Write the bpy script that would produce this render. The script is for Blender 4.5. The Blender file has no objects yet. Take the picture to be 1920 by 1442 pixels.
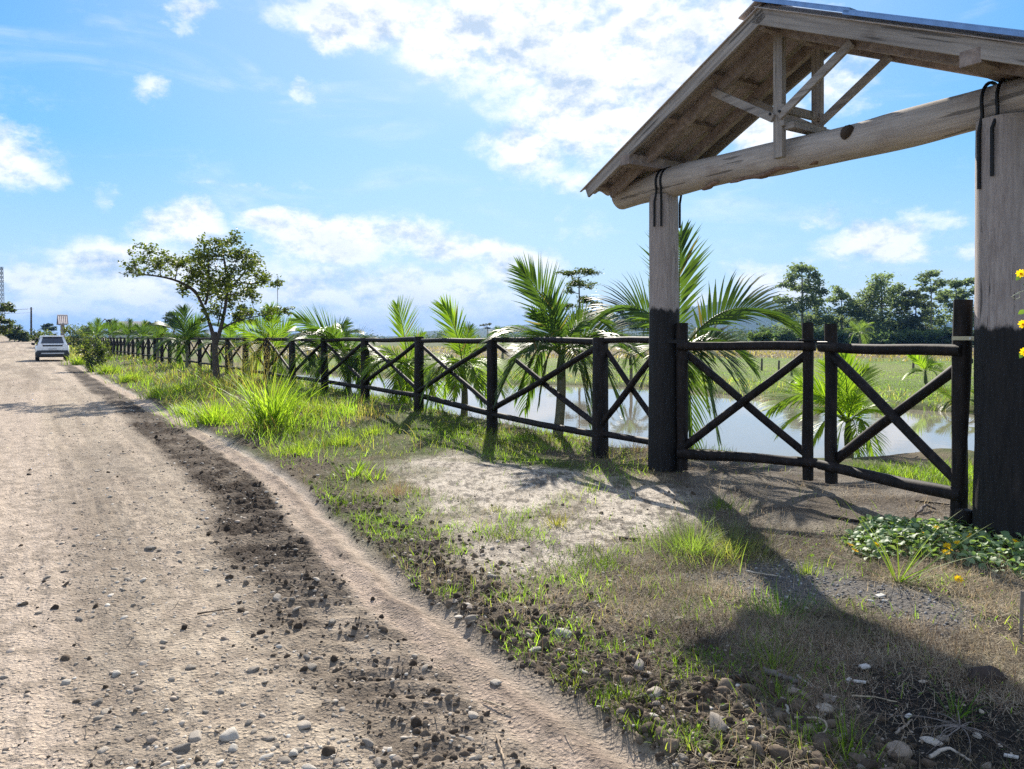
import bpy, bmesh, math, random
import numpy as np
from mathutils import Vector

C = bpy.context.scene.collection
scene = bpy.context.scene
R = math.radians
rng = np.random.default_rng(7)
random.seed(7)

# ------------------------------------------------------------------ camera
EYE = 1.42
FPX, CX, HZ = 1423.0, 960.0, 633.0      # focal length in image pixels, centre column, horizon row
cam = bpy.data.cameras.new('camera')
cam.sensor_width = 36.0
cam.lens = FPX / 1920 * 36
cam.shift_y = -(721 - HZ) / 1920
cam.clip_start = 0.05
cam.clip_end = 20000
cam_o = bpy.data.objects.new('camera', cam)
cam_o.location = (0, 0, EYE)
cam_o.rotation_euler = (R(90), 0, 0)
C.objects.link(cam_o)
scene.camera = cam_o

# ------------------------------------------------------------------ sky, sun, exposure
SUN_EL = R(32.6)
world = bpy.data.worlds.new('World')
scene.world = world
world.use_nodes = True
wt = world.node_tree
wt.nodes.clear()
def wn(t, **kw):
    n = wt.nodes.new(t)
    for k, v in kw.items(): setattr(n, k, v)
    return n
def wl(a, b): wt.links.new(a, b)
def wmath(op, a, b=None, c=None, clamp=False):
    n = wn('ShaderNodeMath', operation=op, use_clamp=clamp)
    for i, v in enumerate((a, b, c)):
        if v is None: continue
        if isinstance(v, (int, float)): n.inputs[i].default_value = v
        else: wl(v, n.inputs[i])
    return n.outputs[0]
def wvec(op, a, b=None, c=None):
    n = wn('ShaderNodeVectorMath', operation=op)
    for i, v in enumerate((a, b, c)):
        if v is None: continue
        if isinstance(v, tuple): n.inputs[i].default_value = v
        else: wl(v, n.inputs[i])
    return n.outputs['Value'] if op in ('LENGTH', 'DOT_PRODUCT', 'DISTANCE') else n.outputs[0]
def wmap(v, a, b, c=0.0, d=1.0, kind='SMOOTHSTEP'):
    n = wn('ShaderNodeMapRange', interpolation_type=kind)
    wl(v, n.inputs[0])
    for i, x in enumerate((a, b, c, d)): n.inputs[1 + i].default_value = x
    return n.outputs[0]
def wnoise(v, scale, detail=6, rough=0.55, out=0, dist=0.0):
    n = wn('ShaderNodeTexNoise')
    n.inputs['Scale'].default_value = scale; n.inputs['Detail'].default_value = detail
    n.inputs['Roughness'].default_value = rough; n.inputs['Distortion'].default_value = dist
    wl(v, n.inputs['Vector'])
    return n.outputs[out]
def wmix(f, a, b):
    n = wn('ShaderNodeMix', data_type='RGBA')
    if isinstance(f, (int, float)): n.inputs[0].default_value = f
    else: wl(f, n.inputs[0])
    for i, v in ((6, a), (7, b)):
        if isinstance(v, tuple): n.inputs[i].default_value = v
        else: wl(v, n.inputs[i])
    return n.outputs[2]

sky = wn('ShaderNodeTexSky', sky_type='NISHITA')
sky.sun_disc = False
sky.sun_elevation = SUN_EL
sky.sun_rotation = 0.0
sky.air_density = 1.0; sky.dust_density = 0.4; sky.ozone_density = 2.0
tc = wn('ShaderNodeTexCoord')
sep = wn('ShaderNodeSeparateXYZ'); wl(tc.outputs['Generated'], sep.inputs[0])
az = wmath('ARCTAN2', sep.outputs[0], sep.outputs[1])
el = wmath('ARCSINE', sep.outputs[2])
cb = wn('ShaderNodeCombineXYZ'); wl(az, cb.inputs[0]); wl(el, cb.inputs[1])
P0 = cb.outputs[0]
stretched = wvec('MULTIPLY', P0, (1.0, 1.5, 1.0))
warp = wvec('SUBTRACT', wnoise(stretched, 7.0, 9, 0.66, 1), (0.5, 0.5, 0.5))
P = wvec('MULTIPLY_ADD', warp, (0.15, 0.10, 0.0), P0)
def ae(px, py):
    x, z = (px - CX) / FPX, (HZ - py) / FPX
    return math.atan(x), math.atan2(z, math.hypot(1, x))
# cloud masses: image column and row of each, half-widths in pixels, weight
CLOUDS = [
 (690,30,190,60,1.0),(860,75,150,85,1.0),(1000,95,190,115,1.05),(1110,190,190,140,1.05),(1180,60,210,120,1.0),
 (985,270,110,75,.95),(1060,330,75,50,.75),(1250,140,140,110,1),(1370,50,170,90,.9),(1430,250,90,60,.9),(1560,150,90,70,.8),
 (345,15,45,45,.72),(335,60,30,25,.55),(285,180,55,26,.62),(580,158,40,24,.6),(5,300,85,60,1.0),(190,360,40,26,.58),
 (490,345,130,13,.45),(1050,420,26,70,.42),(1100,440,40,70,.32),
 (350,425,90,50,1.0),(220,490,140,55,.95),(110,530,150,60,.85),(320,520,260,75,.9),(530,430,90,38,1.0),(620,450,170,52,1.0),
 (740,450,130,45,.95),(860,475,150,45,1),(960,495,120,48,1),(1025,505,62,40,.9),(600,545,220,60,.85),(820,545,240,55,.85),
 (960,580,230,45,.7),(500,600,560,45,.7),(1120,600,230,45,.6),(60,600,300,60,.6),
 (1640,458,105,52,1.05),(1600,440,60,36,.9),(1530,415,40,32,.75),(1700,475,60,32,.85),(1820,482,45,20,.7),(1770,430,35,20,.5),
 (1450,535,110,45,.85),(1310,590,140,50,.75),(1385,495,60,26,.55),(1600,560,200,50,.5),(1560,15,50,14,.6)]
total = None
for (px, py, rx, ry, amp) in CLOUDS:
    a, e = ae(px, py)
    k = math.cos(a) ** 2
    sx, sy = FPX / rx / k * 1.0, FPX / ry / k
    q = wvec('SUBTRACT', P, (a, e, 0))
    l = wvec('LENGTH', wvec('MULTIPLY', q, (sx * k, sy * k, 0)))
    v = wmap(l, 0.15, 1.45, amp, 0.0)
    total = v if total is None else wmath('SMOOTH_MAX', total, v, 0.12)
away = wmap(wmath('ABSOLUTE', az), 0.68, 0.9, 0.0, 0.62)
total = wmath('MAXIMUM', total, away)
fb = wnoise(stretched, 11.0, 10, 0.64)
fb2 = wnoise(wvec('ADD', stretched, (0.0, 0.022, 0.0)), 11.0, 10, 0.64)
big = wnoise(stretched, 4.5, 3, 0.5)
raw = wmath('ADD', wmath('MULTIPLY_ADD', wmath('SUBTRACT', fb, 0.5), 1.55, total), wmath('MULTIPLY', wmath('SUBTRACT', big, 0.5), 0.35))
dens = wmap(raw, 0.20, 1.05, 0.0, 0.93)
cirrus = wmap(wnoise(wvec('MULTIPLY', P0, (2.2, 9.0, 1.0)), 2.2, 6, 0.55, 0, 0.6), 0.5, 0.85, 0.0, 0.42)
dens = wmath('MAXIMUM', dens, cirrus)
lit = wmath('MULTIPLY_ADD', wmath('SUBTRACT', fb, fb2), 5.5, 0.84, clamp=True)
core = wmap(wmath('ADD', raw, wmath('MULTIPLY', wmath('SUBTRACT', wnoise(stretched, 6.0, 6, 0.6), 0.5), 1.6)), 0.75, 1.6, 0.0, 0.75)
lit = wmath('MAXIMUM', wmath('SUBTRACT', lit, core), 0.0)
CLOUD_LIT, CLOUD_SHADE = (6.4, 6.3, 6.2, 1), (2.9, 3.55, 4.4, 1)
ccol = wmix(lit, CLOUD_SHADE, CLOUD_LIT)
tint = wn('ShaderNodeHueSaturation'); wl(sky.outputs[0], tint.inputs['Color'])
tint.inputs['Saturation'].default_value = 1.25; tint.inputs['Value'].default_value = 0.42
ramp = wn('ShaderNodeValToRGB'); wl(wmap(el, 0.0, 0.9, 0, 1, 'LINEAR'), ramp.inputs[0])
er = ramp.color_ramp; er.elements[0].position = 0.0; er.elements[0].color = (4.3, 5.2, 5.9, 1)
er.elements[1].position = 1.0; er.elements[1].color = (.22, 1.0, 3.2, 1)
for p_, c_ in ((.12, (2.7, 4.4, 6.1, 1)), (.26, (1.25, 3.5, 6.2, 1)), (.50, (.60, 2.45, 5.7, 1))):
    x = er.elements.new(p_); x.color = c_
blue = wmix(0.72, tint.outputs[0], ramp.outputs[0])
sd = wvec('DOT_PRODUCT', tc.outputs['Generated'], (0.0, math.cos(SUN_EL), math.sin(SUN_EL)))
glow = wmath('ADD', wmap(sd, 0.80, 1.0, 0.0, 0.26), wmap(sd, 0.95, 1.0, 0.0, 0.35))
blue = wmix(glow, blue, (5.6, 6.1, 6.6, 1))
final = wmix(dens, blue, ccol)
bg = wn('ShaderNodeBackground'); bg.inputs[1].default_value = 0.085
wl(final, bg.inputs[0])
wo = wn('ShaderNodeOutputWorld'); wl(bg.outputs[0], wo.inputs[0])
world.cycles.sampling_method = 'MANUAL'
world.cycles.sample_map_resolution = 1024

sun = bpy.data.lights.new('sun', 'SUN')
sun.energy = 4.6; sun.angle = R(0.5); sun.color = (1.0, 0.93, 0.82)
sun_o = bpy.data.objects.new('sun', sun)
sun_o.rotation_euler = (-(math.pi / 2 - SUN_EL), 0, 0)
sun_o.location = (0, 30, 30)
C.objects.link(sun_o)

scene.view_settings.view_transform = 'Standard'
scene.view_settings.look = 'None'
scene.view_settings.exposure = 1.27
scene.view_settings.gamma = 1.0
scene.render.engine = 'CYCLES'
scene.cycles.max_bounces = 8
scene.cycles.diffuse_bounces = 4
scene.cycles.transmission_bounces = 6
scene.cycles.transparent_max_bounces = 12
scene.cycles.volume_bounces = 0
scene.cycles.use_denoising = False
scene.cycles.denoiser = 'OPENIMAGEDENOISE'
scene.cycles.denoising_prefilter = 'ACCURATE'
scene.cycles.sample_clamp_indirect = 6.0

# ------------------------------------------------------------------ noise and shapes in numpy
def hash2(ix, iy, seed):
    h = (ix.astype(np.int64) * 374761393 + iy.astype(np.int64) * 668265263 + seed * 974711) & 0xFFFFFFFF
    h = ((h ^ (h >> 13)) * 1274126177) & 0xFFFFFFFF
    h = (h ^ (h >> 16)) & 0xFFFFFFFF
    return h / 4294967295.0
def vnoise(x, y, seed=0):
    x = np.asarray(x, float); y = np.asarray(y, float)
    ix, iy = np.floor(x), np.floor(y)
    fx, fy = x - ix, y - iy
    fx, fy = fx * fx * (3 - 2 * fx), fy * fy * (3 - 2 * fy)
    a, b = hash2(ix, iy, seed), hash2(ix + 1, iy, seed)
    c, d = hash2(ix, iy + 1, seed), hash2(ix + 1, iy + 1, seed)
    return (a * (1 - fx) + b * fx) * (1 - fy) + (c * (1 - fx) + d * fx) * fy
def fbm(x, y, o=4, seed=0):
    t, amp, n = 0, 1.0, 0
    for i in range(o):
        t = t + amp * vnoise(x * 2 ** i + 17.3 * i, y * 2 ** i - 9.1 * i, seed + i); n += amp; amp *= 0.5
    return t / n
def sst(a, b, x):
    t = np.clip((np.asarray(x, float) - a) / (b - a), 0, 1)
    return t * t * (3 - 2 * t)
def poly_sdf(x, y, poly):
    x = np.asarray(x, float); y = np.asarray(y, float)
    d = np.full(x.shape, 1e18); inside = np.zeros(x.shape, bool)
    n = len(poly)
    for i in range(n):
        ax, ay = poly[i]; bx, by = poly[(i + 1) % n]
        ex, ey = bx - ax, by - ay
        t = np.clip(((x - ax) * ex + (y - ay) * ey) / (ex * ex + ey * ey), 0, 1)
        d = np.minimum(d, (x - ax - t * ex) ** 2 + (y - ay - t * ey) ** 2)
        c = ((ay > y) != (by > y)) & (x < (bx - ax) * (y - ay) / (by - ay + 1e-12) + ax)
        inside ^= c
    d = np.sqrt(d)
    return np.where(inside, -d, d)

# ------------------------------------------------------------------ image-pixel helpers (points placed along the camera ray through a pixel)
def at(px, py, depth):
    return np.array([(px - CX) / FPX * depth, depth, EYE + (HZ - py) / FPX * depth])
def onz(px, py, z=0.0):
    return at(px, py, (EYE - z) * FPX / (py - HZ))
G0 = np.array([1.64, 8.19])                  # foot of the far gate post
FD = np.array([-0.539, 0.843])               # along the fence, away
FD /= np.linalg.norm(FD)
ND = np.array([-FD[1], FD[0]])               # from the fence to the road
UD = -FD                                     # along the gate, towards the near post
def sw(x, y):
    dx, dy = x - G0[0], y - G0[1]
    return dx * FD[0] + dy * FD[1], dx * ND[0] + dy * ND[1]
def xy(s, w):
    return G0[0] + s * FD[0] + w * ND[0], G0[1] + s * FD[1] + w * ND[1]

def pg(pts, z=-0.03): return [tuple(onz(px, py, z)[:2]) for px, py in pts]
WATER = -0.42
POND = pg([(500,702),(560,699),(704,705),(840,712),(959,721),(1150,726),(1215,727),(1386,746),(1450,753),(1560,760),(1692,770),(1825,775),
           (2100,790),(2500,840),(2300,900),(1900,858),(1825,850),(1750,845),(1668,838),(1640,850),(1560,862),(1480,878),(1380,880),(1210,878),(1100,856),
           (930,828),(780,790),(690,770),(600,745),(530,728)], WATER)
SAND = pg([(730,862),(860,850),(960,868),(1090,890),(1215,905),(1330,930),(1330,975),(1230,1000),(1120,1050),(960,1075),(880,1055),(800,985),(745,905)])
GATE = pg([(1230,900),(1300,872),(1540,862),(1830,930),(1850,1000),(1580,1000),(1480,1000),(1400,990),(1300,960)])
GRAVEL = pg([(1290,1070),(1400,1045),(1500,1050),(1600,1075),(1780,1120),(1860,1160),(1760,1180),(1600,1120),(1450,1130)])
BLACK = pg([(1560,1275),(1700,1255),(1800,1290),(1980,1330),(2100,1460),(1640,1460),(1600,1400),(1530,1330)])

def road_edge(s):
    e = 3.3 + 0.62 * sst(4.0, -4.5, s) + 0.14 * (fbm(s * 0.6, s * 0 + 3.0, 3, 5) - 0.5)
    return e
def rise(s): return 1.72 * sst(72, 190, s)

def terrain(x, y, fine=True):
    """height and soil masks of the ground at x, y"""
    x = np.asarray(x, float); y = np.asarray(y, float)
    s, w = sw(x, y)
    r = np.hypot(x, y)
    e = road_edge(s) + (0.10 * (fbm(x * 3.1, y * 3.1, 3, 11) - 0.5) if fine else 0)
    road = sst(e - 0.05, e + 0.10, w) * sst(10.3, 9.9, w + 0.5 * (fbm(x * .4, y * .4, 2, 4) - .5))
    # the lie of the land
    berm = 0.16 * sst(2.5, 7.0, s) * sst(3.0, 1.2, w) * sst(70, 50, s)
    verge = -0.085 * sst(0.2, 3.2, w) + berm
    z = verge * sst(-3, 0.0, w)
    z = z + (-0.25) * sst(-0.8, -4.5, w)
    z = np.where(w > 3, z + road * (-0.018 - 0.035 * ((w - e - 3.2) / 3.2) ** 2 + 0.035), z)
    lb = sst(10.0, 11.6, w)
    z = z + lb * (0.30 + 0.5 * sst(30, 90, s)) + 0.25 * lb * (fbm(x * .3, y * .3, 3, 9) - .3)
    z = z + rise(s) * sst(-60, -8, w)
    # lumps
    near = sst(60, 25, r)
    off = (1 - road)
    z = z + off * near * (0.07 * (fbm(x * .9, y * .9, 3, 21) - .5) * sst(-6, 0, w) )
    z = z + off * sst(200, 100, r) * 0.18 * (fbm(x * .12, y * .12, 3, 23) - .5) * sst(-4, -9, w)
    sand = (.62 + .38 * sst(.32, .46, fbm(x * 1.9 + 7, y * 1.9, 4, 32))) * sst(0.30, -0.30, poly_sdf(x, y, SAND) + .0 + .75 * (fbm(x * 1.5, y * 1.5, 5, 31) - .5))
    gate = sst(0.15, -0.2, poly_sdf(x, y, GATE) + 0.4 * (fbm(x * 1.9, y * 1.9, 4, 33) - .5))
    grav = sst(0.12, -0.12, poly_sdf(x, y, GRAVEL) + 0.4 * (fbm(x * 2.3, y * 2.3, 4, 35) - .5))
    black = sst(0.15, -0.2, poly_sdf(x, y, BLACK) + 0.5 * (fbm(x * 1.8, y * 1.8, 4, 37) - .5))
    dark = sst(e + .30, e + .44, w + .12 * (fbm(s * 1.1, w * 2, 3, 41) - .5)) * sst(e + 1.08, e + .80, w + .38 * (fbm(s * .5, w, 3, 43) - .5))
    dark = dark * sst(-6.5, -3.2, s + 1.6 * (fbm(x * 2, y * 2, 4, 44) - .5)) * (0.42 + 0.58 * sst(-2.5, 0.5, s)) * (.6 + .4 * sst(.35, .55, fbm(x * 3, y * 3, 3, 46))) * sst(60, 30, s)
    pat = fbm(s * .35, w * 1.6, 4, 45)
    dark2 = road * sst(0.50, 0.68, pat) * 0.5 * sst(e + .8, e + 1.6, w)
    smooth = road * sst(5.45, 5.75, w + .25 * (fbm(s * .5, w, 3, 49) - .5)) * sst(6.9, 6.5, w) * sst(25, 8, s)
    band = sst(e - .95, e - 0.30, w + .5 * (fbm(x * 1.3, y * 1.3, 3, 47) - .5)) * sst(e + .06, e - .05, w)
    band = band * (1 - .45 * sand) * sst(45, 20, s) * (.45 + .55 * sst(.34, .55, fbm(x * .9 + 3, y * .9, 3, 48)))
    pd = poly_sdf(x, y, POND) if r.size else r
    pd = pd + 0.9 * (fbm(x * .5, y * .5, 3, 51) - .5)
    bank = sst(0.9, -0.9, pd)
    z = z * (1 - bank) + (-0.95) * bank + 0.06 * bank * (fbm(x * 2.5, y * 2.5, 3, 52) - .5)
    if fine:
        tan = road * sst(e + .5, e + .3, w)
        nf = sst(30, 12, r)
        tread = dark * sst(30, 16, r) * 0.065 * (np.abs(((s * 5.6 + np.abs(w - e - .75) * 3.2 + .35 * fbm(s * 2, w * 3, 2, 61)) % 1.0) - .5) * 2 - .5)
        z = z + tread * (0.5 + fbm(x * 2.0, y * 2.0, 2, 62))
        z = z + dark * nf * .04 * (fbm(x * 9, y * 9, 4, 63) - .5)
        z = z + road * nf * (0.014 * (fbm(s * 1.2, w * 6, 4, 64) - .5) + .030 * (fbm(x * 12, y * 12, 4, 65) - .5) * (.25 + .9 * sst(.38, .62, fbm(x * .9, y * .9, 3, 71))) * (1 - .6 * tan) * (1 - .6 * smooth))
        z = z + road * nf * .016 * (np.abs(fbm(s * .7, w * 9, 3, 72) - .5) * 2 - .3)
        clod = fbm(x * 14, y * 14, 3, 66)
        z = z + band * nf * .055 * (clod - .42)
        z = z + band * nf * 0.035 * sst(.25, .9, fbm(x * 3, y * 3, 2, 67))
        z = z + off * nf * (1 - band) * (.026 * (fbm(x * 7, y * 7, 3, 68) - .5)) * (1 - .75 * sand)
        # the narrow groove between the two tyre marks on the tan strip
        g = np.abs(w - (e + .20 + .05 * (fbm(s * .8, s * 0 + 1, 2, 69) - .5)))
        z = z + tan * nf * (.022 * np.exp(-(g / .05) ** 2) * fbm(x * 6, y * 6, 2, 70) * 1.6 - .012 * np.exp(-((g - .12) / .05) ** 2))
    m = dict(s=s, w=w, e=e, r=r, road=road, sand=sand * (1 - road), gate=gate * (1 - road), grav=grav * (1 - road), black=black, dark=dark, dark2=dark2, smooth=smooth,
             band=band, bank=bank, pd=pd, lb=lb, pat=pat)
    return z, m
def gz(x, y):
    return float(terrain(np.array([x]), np.array([y]))[0][0])
def gp(px, py):
    """where the camera ray through an image pixel meets the ground"""
    z = -0.03
    for _ in range(12):
        p = onz(px, py, z); z = 0.5 * z + 0.5 * gz(p[0], p[1])
    return np.array([p[0], p[1], gz(p[0], p[1])])

# ------------------------------------------------------------------ mesh building
AT = {}      # where each thing's own origin stands
def mk(name, V, F, mat, parent=None, col=None, smooth=True, world_coords=True):
    V = np.asarray(V, float).copy()
    if parent is not None and world_coords: V -= AT[parent.name]
    me = bpy.data.meshes.new(name)
    F = [np.asarray(f, np.int64) for f in F if len(f)]
    me.vertices.add(len(V)); me.vertices.foreach_set('co', V.astype(np.float32).ravel())
    nl = sum(f.size for f in F); npoly = sum(len(f) for f in F)
    me.loops.add(nl); me.loops.foreach_set('vertex_index', np.concatenate([f.ravel() for f in F]).astype(np.int32))
    me.polygons.add(npoly)
    tot = np.concatenate([np.full(len(f), f.shape[1], np.int32) for f in F])
    st = np.concatenate([[0], np.cumsum(tot)[:-1]]).astype(np.int32)
    me.polygons.foreach_set('loop_start', st)
    me.polygons.foreach_set('use_smooth', np.full(npoly, smooth))
    if col is not None:
        ca = me.color_attributes.new('Col', 'FLOAT_COLOR', 'POINT')
        c = np.asarray(col, float)
        if c.ndim == 1: c = np.tile(c, (len(V), 1))
        if c.shape[1] == 3: c = np.hstack([c, np.ones((len(V), 1))])
        ca.data.foreach_set('color', c.astype(np.float32).ravel())
    me.update(calc_edges=True)
    if mat is not None: me.materials.append(mat)
    o = bpy.data.objects.new(name, me)
    C.objects.link(o)
    if parent is not None: o.parent = parent
    AT[o.name] = AT[parent.name] if parent is not None else np.zeros(3)
    return o
class MB:
    def __init__(self): self.V, self.Q, self.T, self.K, self.n = [], [], [], [], 0
    def add(self, V, Q=(), T=(), col=(1, 1, 1)):
        V = np.asarray(V, float)
        self.V.append(V)
        if len(Q): self.Q.append(np.asarray(Q, np.int64) + self.n)
        if len(T): self.T.append(np.asarray(T, np.int64) + self.n)
        c = np.asarray(col, float)
        self.K.append(np.tile(c, (len(V), 1)) if c.ndim == 1 else c)
        self.n += len(V)
        return self
    def tube(self, path, rad, n=10, col=(1, 1, 1), lump=0.0, seed=0, flat=None):
        path = np.asarray(path, float); k = len(path)
        rad = np.full(k, rad, float) if np.isscalar(rad) else np.asarray(rad, float)
        T = np.gradient(path, axis=0); T /= np.linalg.norm(T, axis=1)[:, None] + 1e-12
        ref = np.array([0.13, 0.31, 0.94]) if abs(T[0] @ np.array([0.13, .31, .94])) < .9 else np.array([.95, .2, .1])
        u = np.cross(T[0], ref); u /= np.linalg.norm(u)
        th = np.linspace(0, 2 * np.pi, n, endpoint=False)
        rings = []
        for i in range(k):
            u = u - T[i] * (u @ T[i]); u /= np.linalg.norm(u)
            v = np.cross(T[i], u)
            rr = rad[i] * (1 + (lump * (vnoise(np.cos(th) * 1.5 + 9 + seed * 3.7, np.sin(th) * 1.5 + i * .35, seed) - .5) if lump else 0))
            rings.append(path[i] + np.outer(np.cos(th) * rr, u) + np.outer(np.sin(th) * rr, v))
        V = np.concatenate(rings)
        q = []
        a = np.arange(n); b = (a + 1) % n
        for i in range(k - 1): q.append(np.stack([i * n + a, i * n + b, (i + 1) * n + b, (i + 1) * n + a], 1))
        self.add(V, np.concatenate(q), (), col)
        for i, sgn in ((0, -1), (k - 1, 1)):
            W = np.vstack([rings[i], path[i]])
            t = np.stack([a, b, np.full(n, n)], 1) if sgn > 0 else np.stack([b, a, np.full(n, n)], 1)
            self.add(W, (), t, col)
        return self
    def box(self, p0, p1, wv, tv, col=(1, 1, 1)):
        """a board from p0 to p1 with half-extent vectors wv and tv"""
        p0, p1, wv, tv = (np.asarray(a, float) for a in (p0, p1, wv, tv))
        V = [p + a * wv + b * tv for p in (p0, p1) for a, b in ((-1, -1), (1, -1), (1, 1), (-1, 1))]
        if np.dot(np.cross(wv, tv), p1 - p0) < 0:
            V = [V[i] for i in (1, 0, 3, 2, 5, 4, 7, 6)]
        return self.add(V, [(0, 3, 2, 1), (4, 5, 6, 7), (0, 1, 5, 4), (1, 2, 6, 5), (2, 3, 7, 6), (3, 0, 4, 7)], (), col)
    def build(self, name, mat, parent=None, smooth=True, bevel=0.0, wc=True):
        o = mk(name, np.concatenate(self.V), [np.concatenate(x) for x in (self.Q, self.T) if x], mat, parent, np.concatenate(self.K), smooth, wc)
        if bevel:
            m = o.modifiers.new('edge', 'BEVEL'); m.width = bevel; m.segments = 2; m.limit_method = 'ANGLE'
        return o
def tag(o, label=None, cat=None, group=None, kind=None):
    if label: o['label'] = label
    if cat: o['category'] = cat
    if group: o['group'] = group
    if kind: o['kind'] = kind
    return o
def thing(name, label, cat, loc=(0, 0, 0), group=None):
    o = bpy.data.objects.new(name, None)
    o.empty_display_size = 0.2
    o.location = loc; AT[o.name] = np.array([float(v) for v in loc])
    C.objects.link(o)
    return tag(o, label, cat, group)
def bez(a, b, c, n=12):
    t = np.linspace(0, 1, n)[:, None]
    return (1 - t) ** 2 * np.asarray(a, float) + 2 * t * (1 - t) * np.asarray(b, float) + t * t * np.asarray(c, float)
def lerp(a, b, n=6):
    t = np.linspace(0, 1, n)[:, None]
    return (1 - t) * np.asarray(a, float) + t * np.asarray(b, float)
def h3(a): return np.array([a[0], a[1], 0.0])
U3, N3 = h3(UD), h3(ND)

# ------------------------------------------------------------------ materials
class Nt:
    def __init__(self, name):
        self.m = bpy.data.materials.new(name); self.m.use_nodes = True
        self.t = self.m.node_tree; self.b = self.t.nodes['Principled BSDF']; self.out = self.t.nodes['Material Output']
        self.tc = self.n('ShaderNodeTexCoord').outputs['Object']
    def n(self, t, **kw):
        x = self.t.nodes.new(t)
        for k, v in kw.items(): setattr(x, k, v)
        return x
    def l(self, a, b): self.t.links.new(a, b)
    def put(self, sock, v):
        if isinstance(v, (int, float)): sock.default_value = v
        elif isinstance(v, tuple): sock.default_value = v if len(v) != 3 or sock.type == 'VECTOR' else (*v, 1)
        else: self.l(v, sock)
    def math(self, op, a, b=None, c=None, clamp=False):
        x = self.n('ShaderNodeMath', operation=op, use_clamp=clamp)
        for i, v in enumerate((a, b, c)):
            if v is not None: self.put(x.inputs[i], v)
        return x.outputs[0]
    def scale(self, s, v=None):
        x = self.n('ShaderNodeVectorMath', operation='MULTIPLY'); self.l(v or self.tc, x.inputs[0]); x.inputs[1].default_value = s
        return x.outputs[0]
    def noise(self, scale, detail=5, rough=0.55, vec=None, out=0, dist=0.0):
        x = self.n('ShaderNodeTexNoise'); self.l(vec or self.tc, x.inputs['Vector'])
        x.inputs['Scale'].default_value = scale; x.inputs['Detail'].default_value = detail
        x.inputs['Roughness'].default_value = rough; x.inputs['Distortion'].default_value = dist
        return x.outputs[out]
    def vor(self, scale, feature='F1', vec=None, out=0):
        x = self.n('ShaderNodeTexVoronoi', feature=feature); self.l(vec or self.tc, x.inputs['Vector']); x.inputs['Scale'].default_value = scale
        return x.outputs[out]
    def map(self, v, a, b, c=0.0, d=1.0, kind='SMOOTHSTEP'):
        x = self.n('ShaderNodeMapRange', interpolation_type=kind); self.l(v, x.inputs[0])
        for i, k in enumerate((a, b, c, d)): x.inputs[1 + i].default_value = k
        return x.outputs[0]
    def mix(self, f, a, b, blend='MIX'):
        x = self.n('ShaderNodeMix', data_type='RGBA', blend_type=blend)
        self.put(x.inputs[0], f); self.put(x.inputs[6], a); self.put(x.inputs[7], b)
        return x.outputs[2]
    def mul(self, col, v):
        x = self.n('ShaderNodeVectorMath', operation='SCALE'); self.put(x.inputs[0], col); self.put(x.inputs['Scale'], v)
        return x.outputs[0]
    def attr(self, name='Col'):
        x = self.n('ShaderNodeAttribute'); x.attribute_name = name
        return x.outputs
    def bump(self, h, strength=0.5, dist=0.01, normal=None):
        x = self.n('ShaderNodeBump'); self.put(x.inputs['Height'], h)
        x.inputs['Strength'].default_value = strength; x.inputs['Distance'].default_value = dist
        if normal: self.l(normal, x.inputs['Normal'])
        return x.outputs[0]
    def done(self, col=None, rough=None, normal=None, spec=None, metal=None):
        if col is not None: self.put(self.b.inputs['Base Color'], col)
        if rough is not None: self.put(self.b.inputs['Roughness'], rough)
        if normal is not None: self.l(normal, self.b.inputs['Normal'])
        if spec is not None: self.b.inputs['Specular IOR Level'].default_value = spec
        if metal is not None: self.b.inputs['Metallic'].default_value = metal
        return self.m

def m_ground():
    k = Nt('soil'); a = k.attr()
    f1 = k.noise(45, 4, .6); f2 = k.noise(9, 5, .6); f3 = k.vor(70, 'F1'); f4 = k.noise(1.1, 4, .6)
    v = k.math('ADD', k.math('MULTIPLY', f1, .75), k.math('MULTIPLY', f2, .55))
    v = k.math('ADD', v, k.math('MULTIPLY', f4, .3))
    v = k.math('ADD', v, .2)
    v = k.math('MULTIPLY', v, k.map(f3, 0.05, .55, 1.12, .88))
    h = k.math('ADD', k.math('MULTIPLY', f1, .6), k.math('MULTIPLY', k.map(k.vor(38), .0, .5, 1, 0), .35))
    h = k.math('ADD', h, k.math('MULTIPLY', k.noise(140, 3, .6), .25))
    nrm = k.bump(h, 1.0, .042)
    return k.done(k.mul(a['Color'], v), a['Alpha'], nrm, .08)
def m_leaf(name, trans=.5, rough=.45, spec=.35, boost=1.0, tint=(1.5, 1.55, .55)):
    k = Nt(name); a = k.attr()
    var = k.map(k.noise(2.5, 3), .3, .7, .75, 1.25, 'LINEAR')
    c = k.mul(a['Color'], var)
    k.done(c, rough, None, spec)
    t = k.n('ShaderNodeBsdfTranslucent')
    x = k.n('ShaderNodeVectorMath', operation='MULTIPLY'); k.l(c, x.inputs[0]); x.inputs[1].default_value = tuple(t_ * boost for t_ in tint)
    k.l(x.outputs[0], t.inputs[0])
    mx = k.n('ShaderNodeMixShader'); mx.inputs[0].default_value = trans
    k.l(k.b.outputs[0], mx.inputs[1]); k.l(t.outputs[0], mx.inputs[2]); k.l(mx.outputs[0], k.out.inputs[0])
    return k.m
def m_attr(name, rough=.8, spec=.25, nscale=30, bump=.4, dist=.006, lo=.7, hi=1.3):
    k = Nt(name); a = k.attr(); f = k.noise(nscale, 5, .6)
    return k.done(k.mul(a['Color'], k.map(f, .3, .7, lo, hi, 'LINEAR')), rough, k.bump(f, bump, dist), spec)
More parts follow.
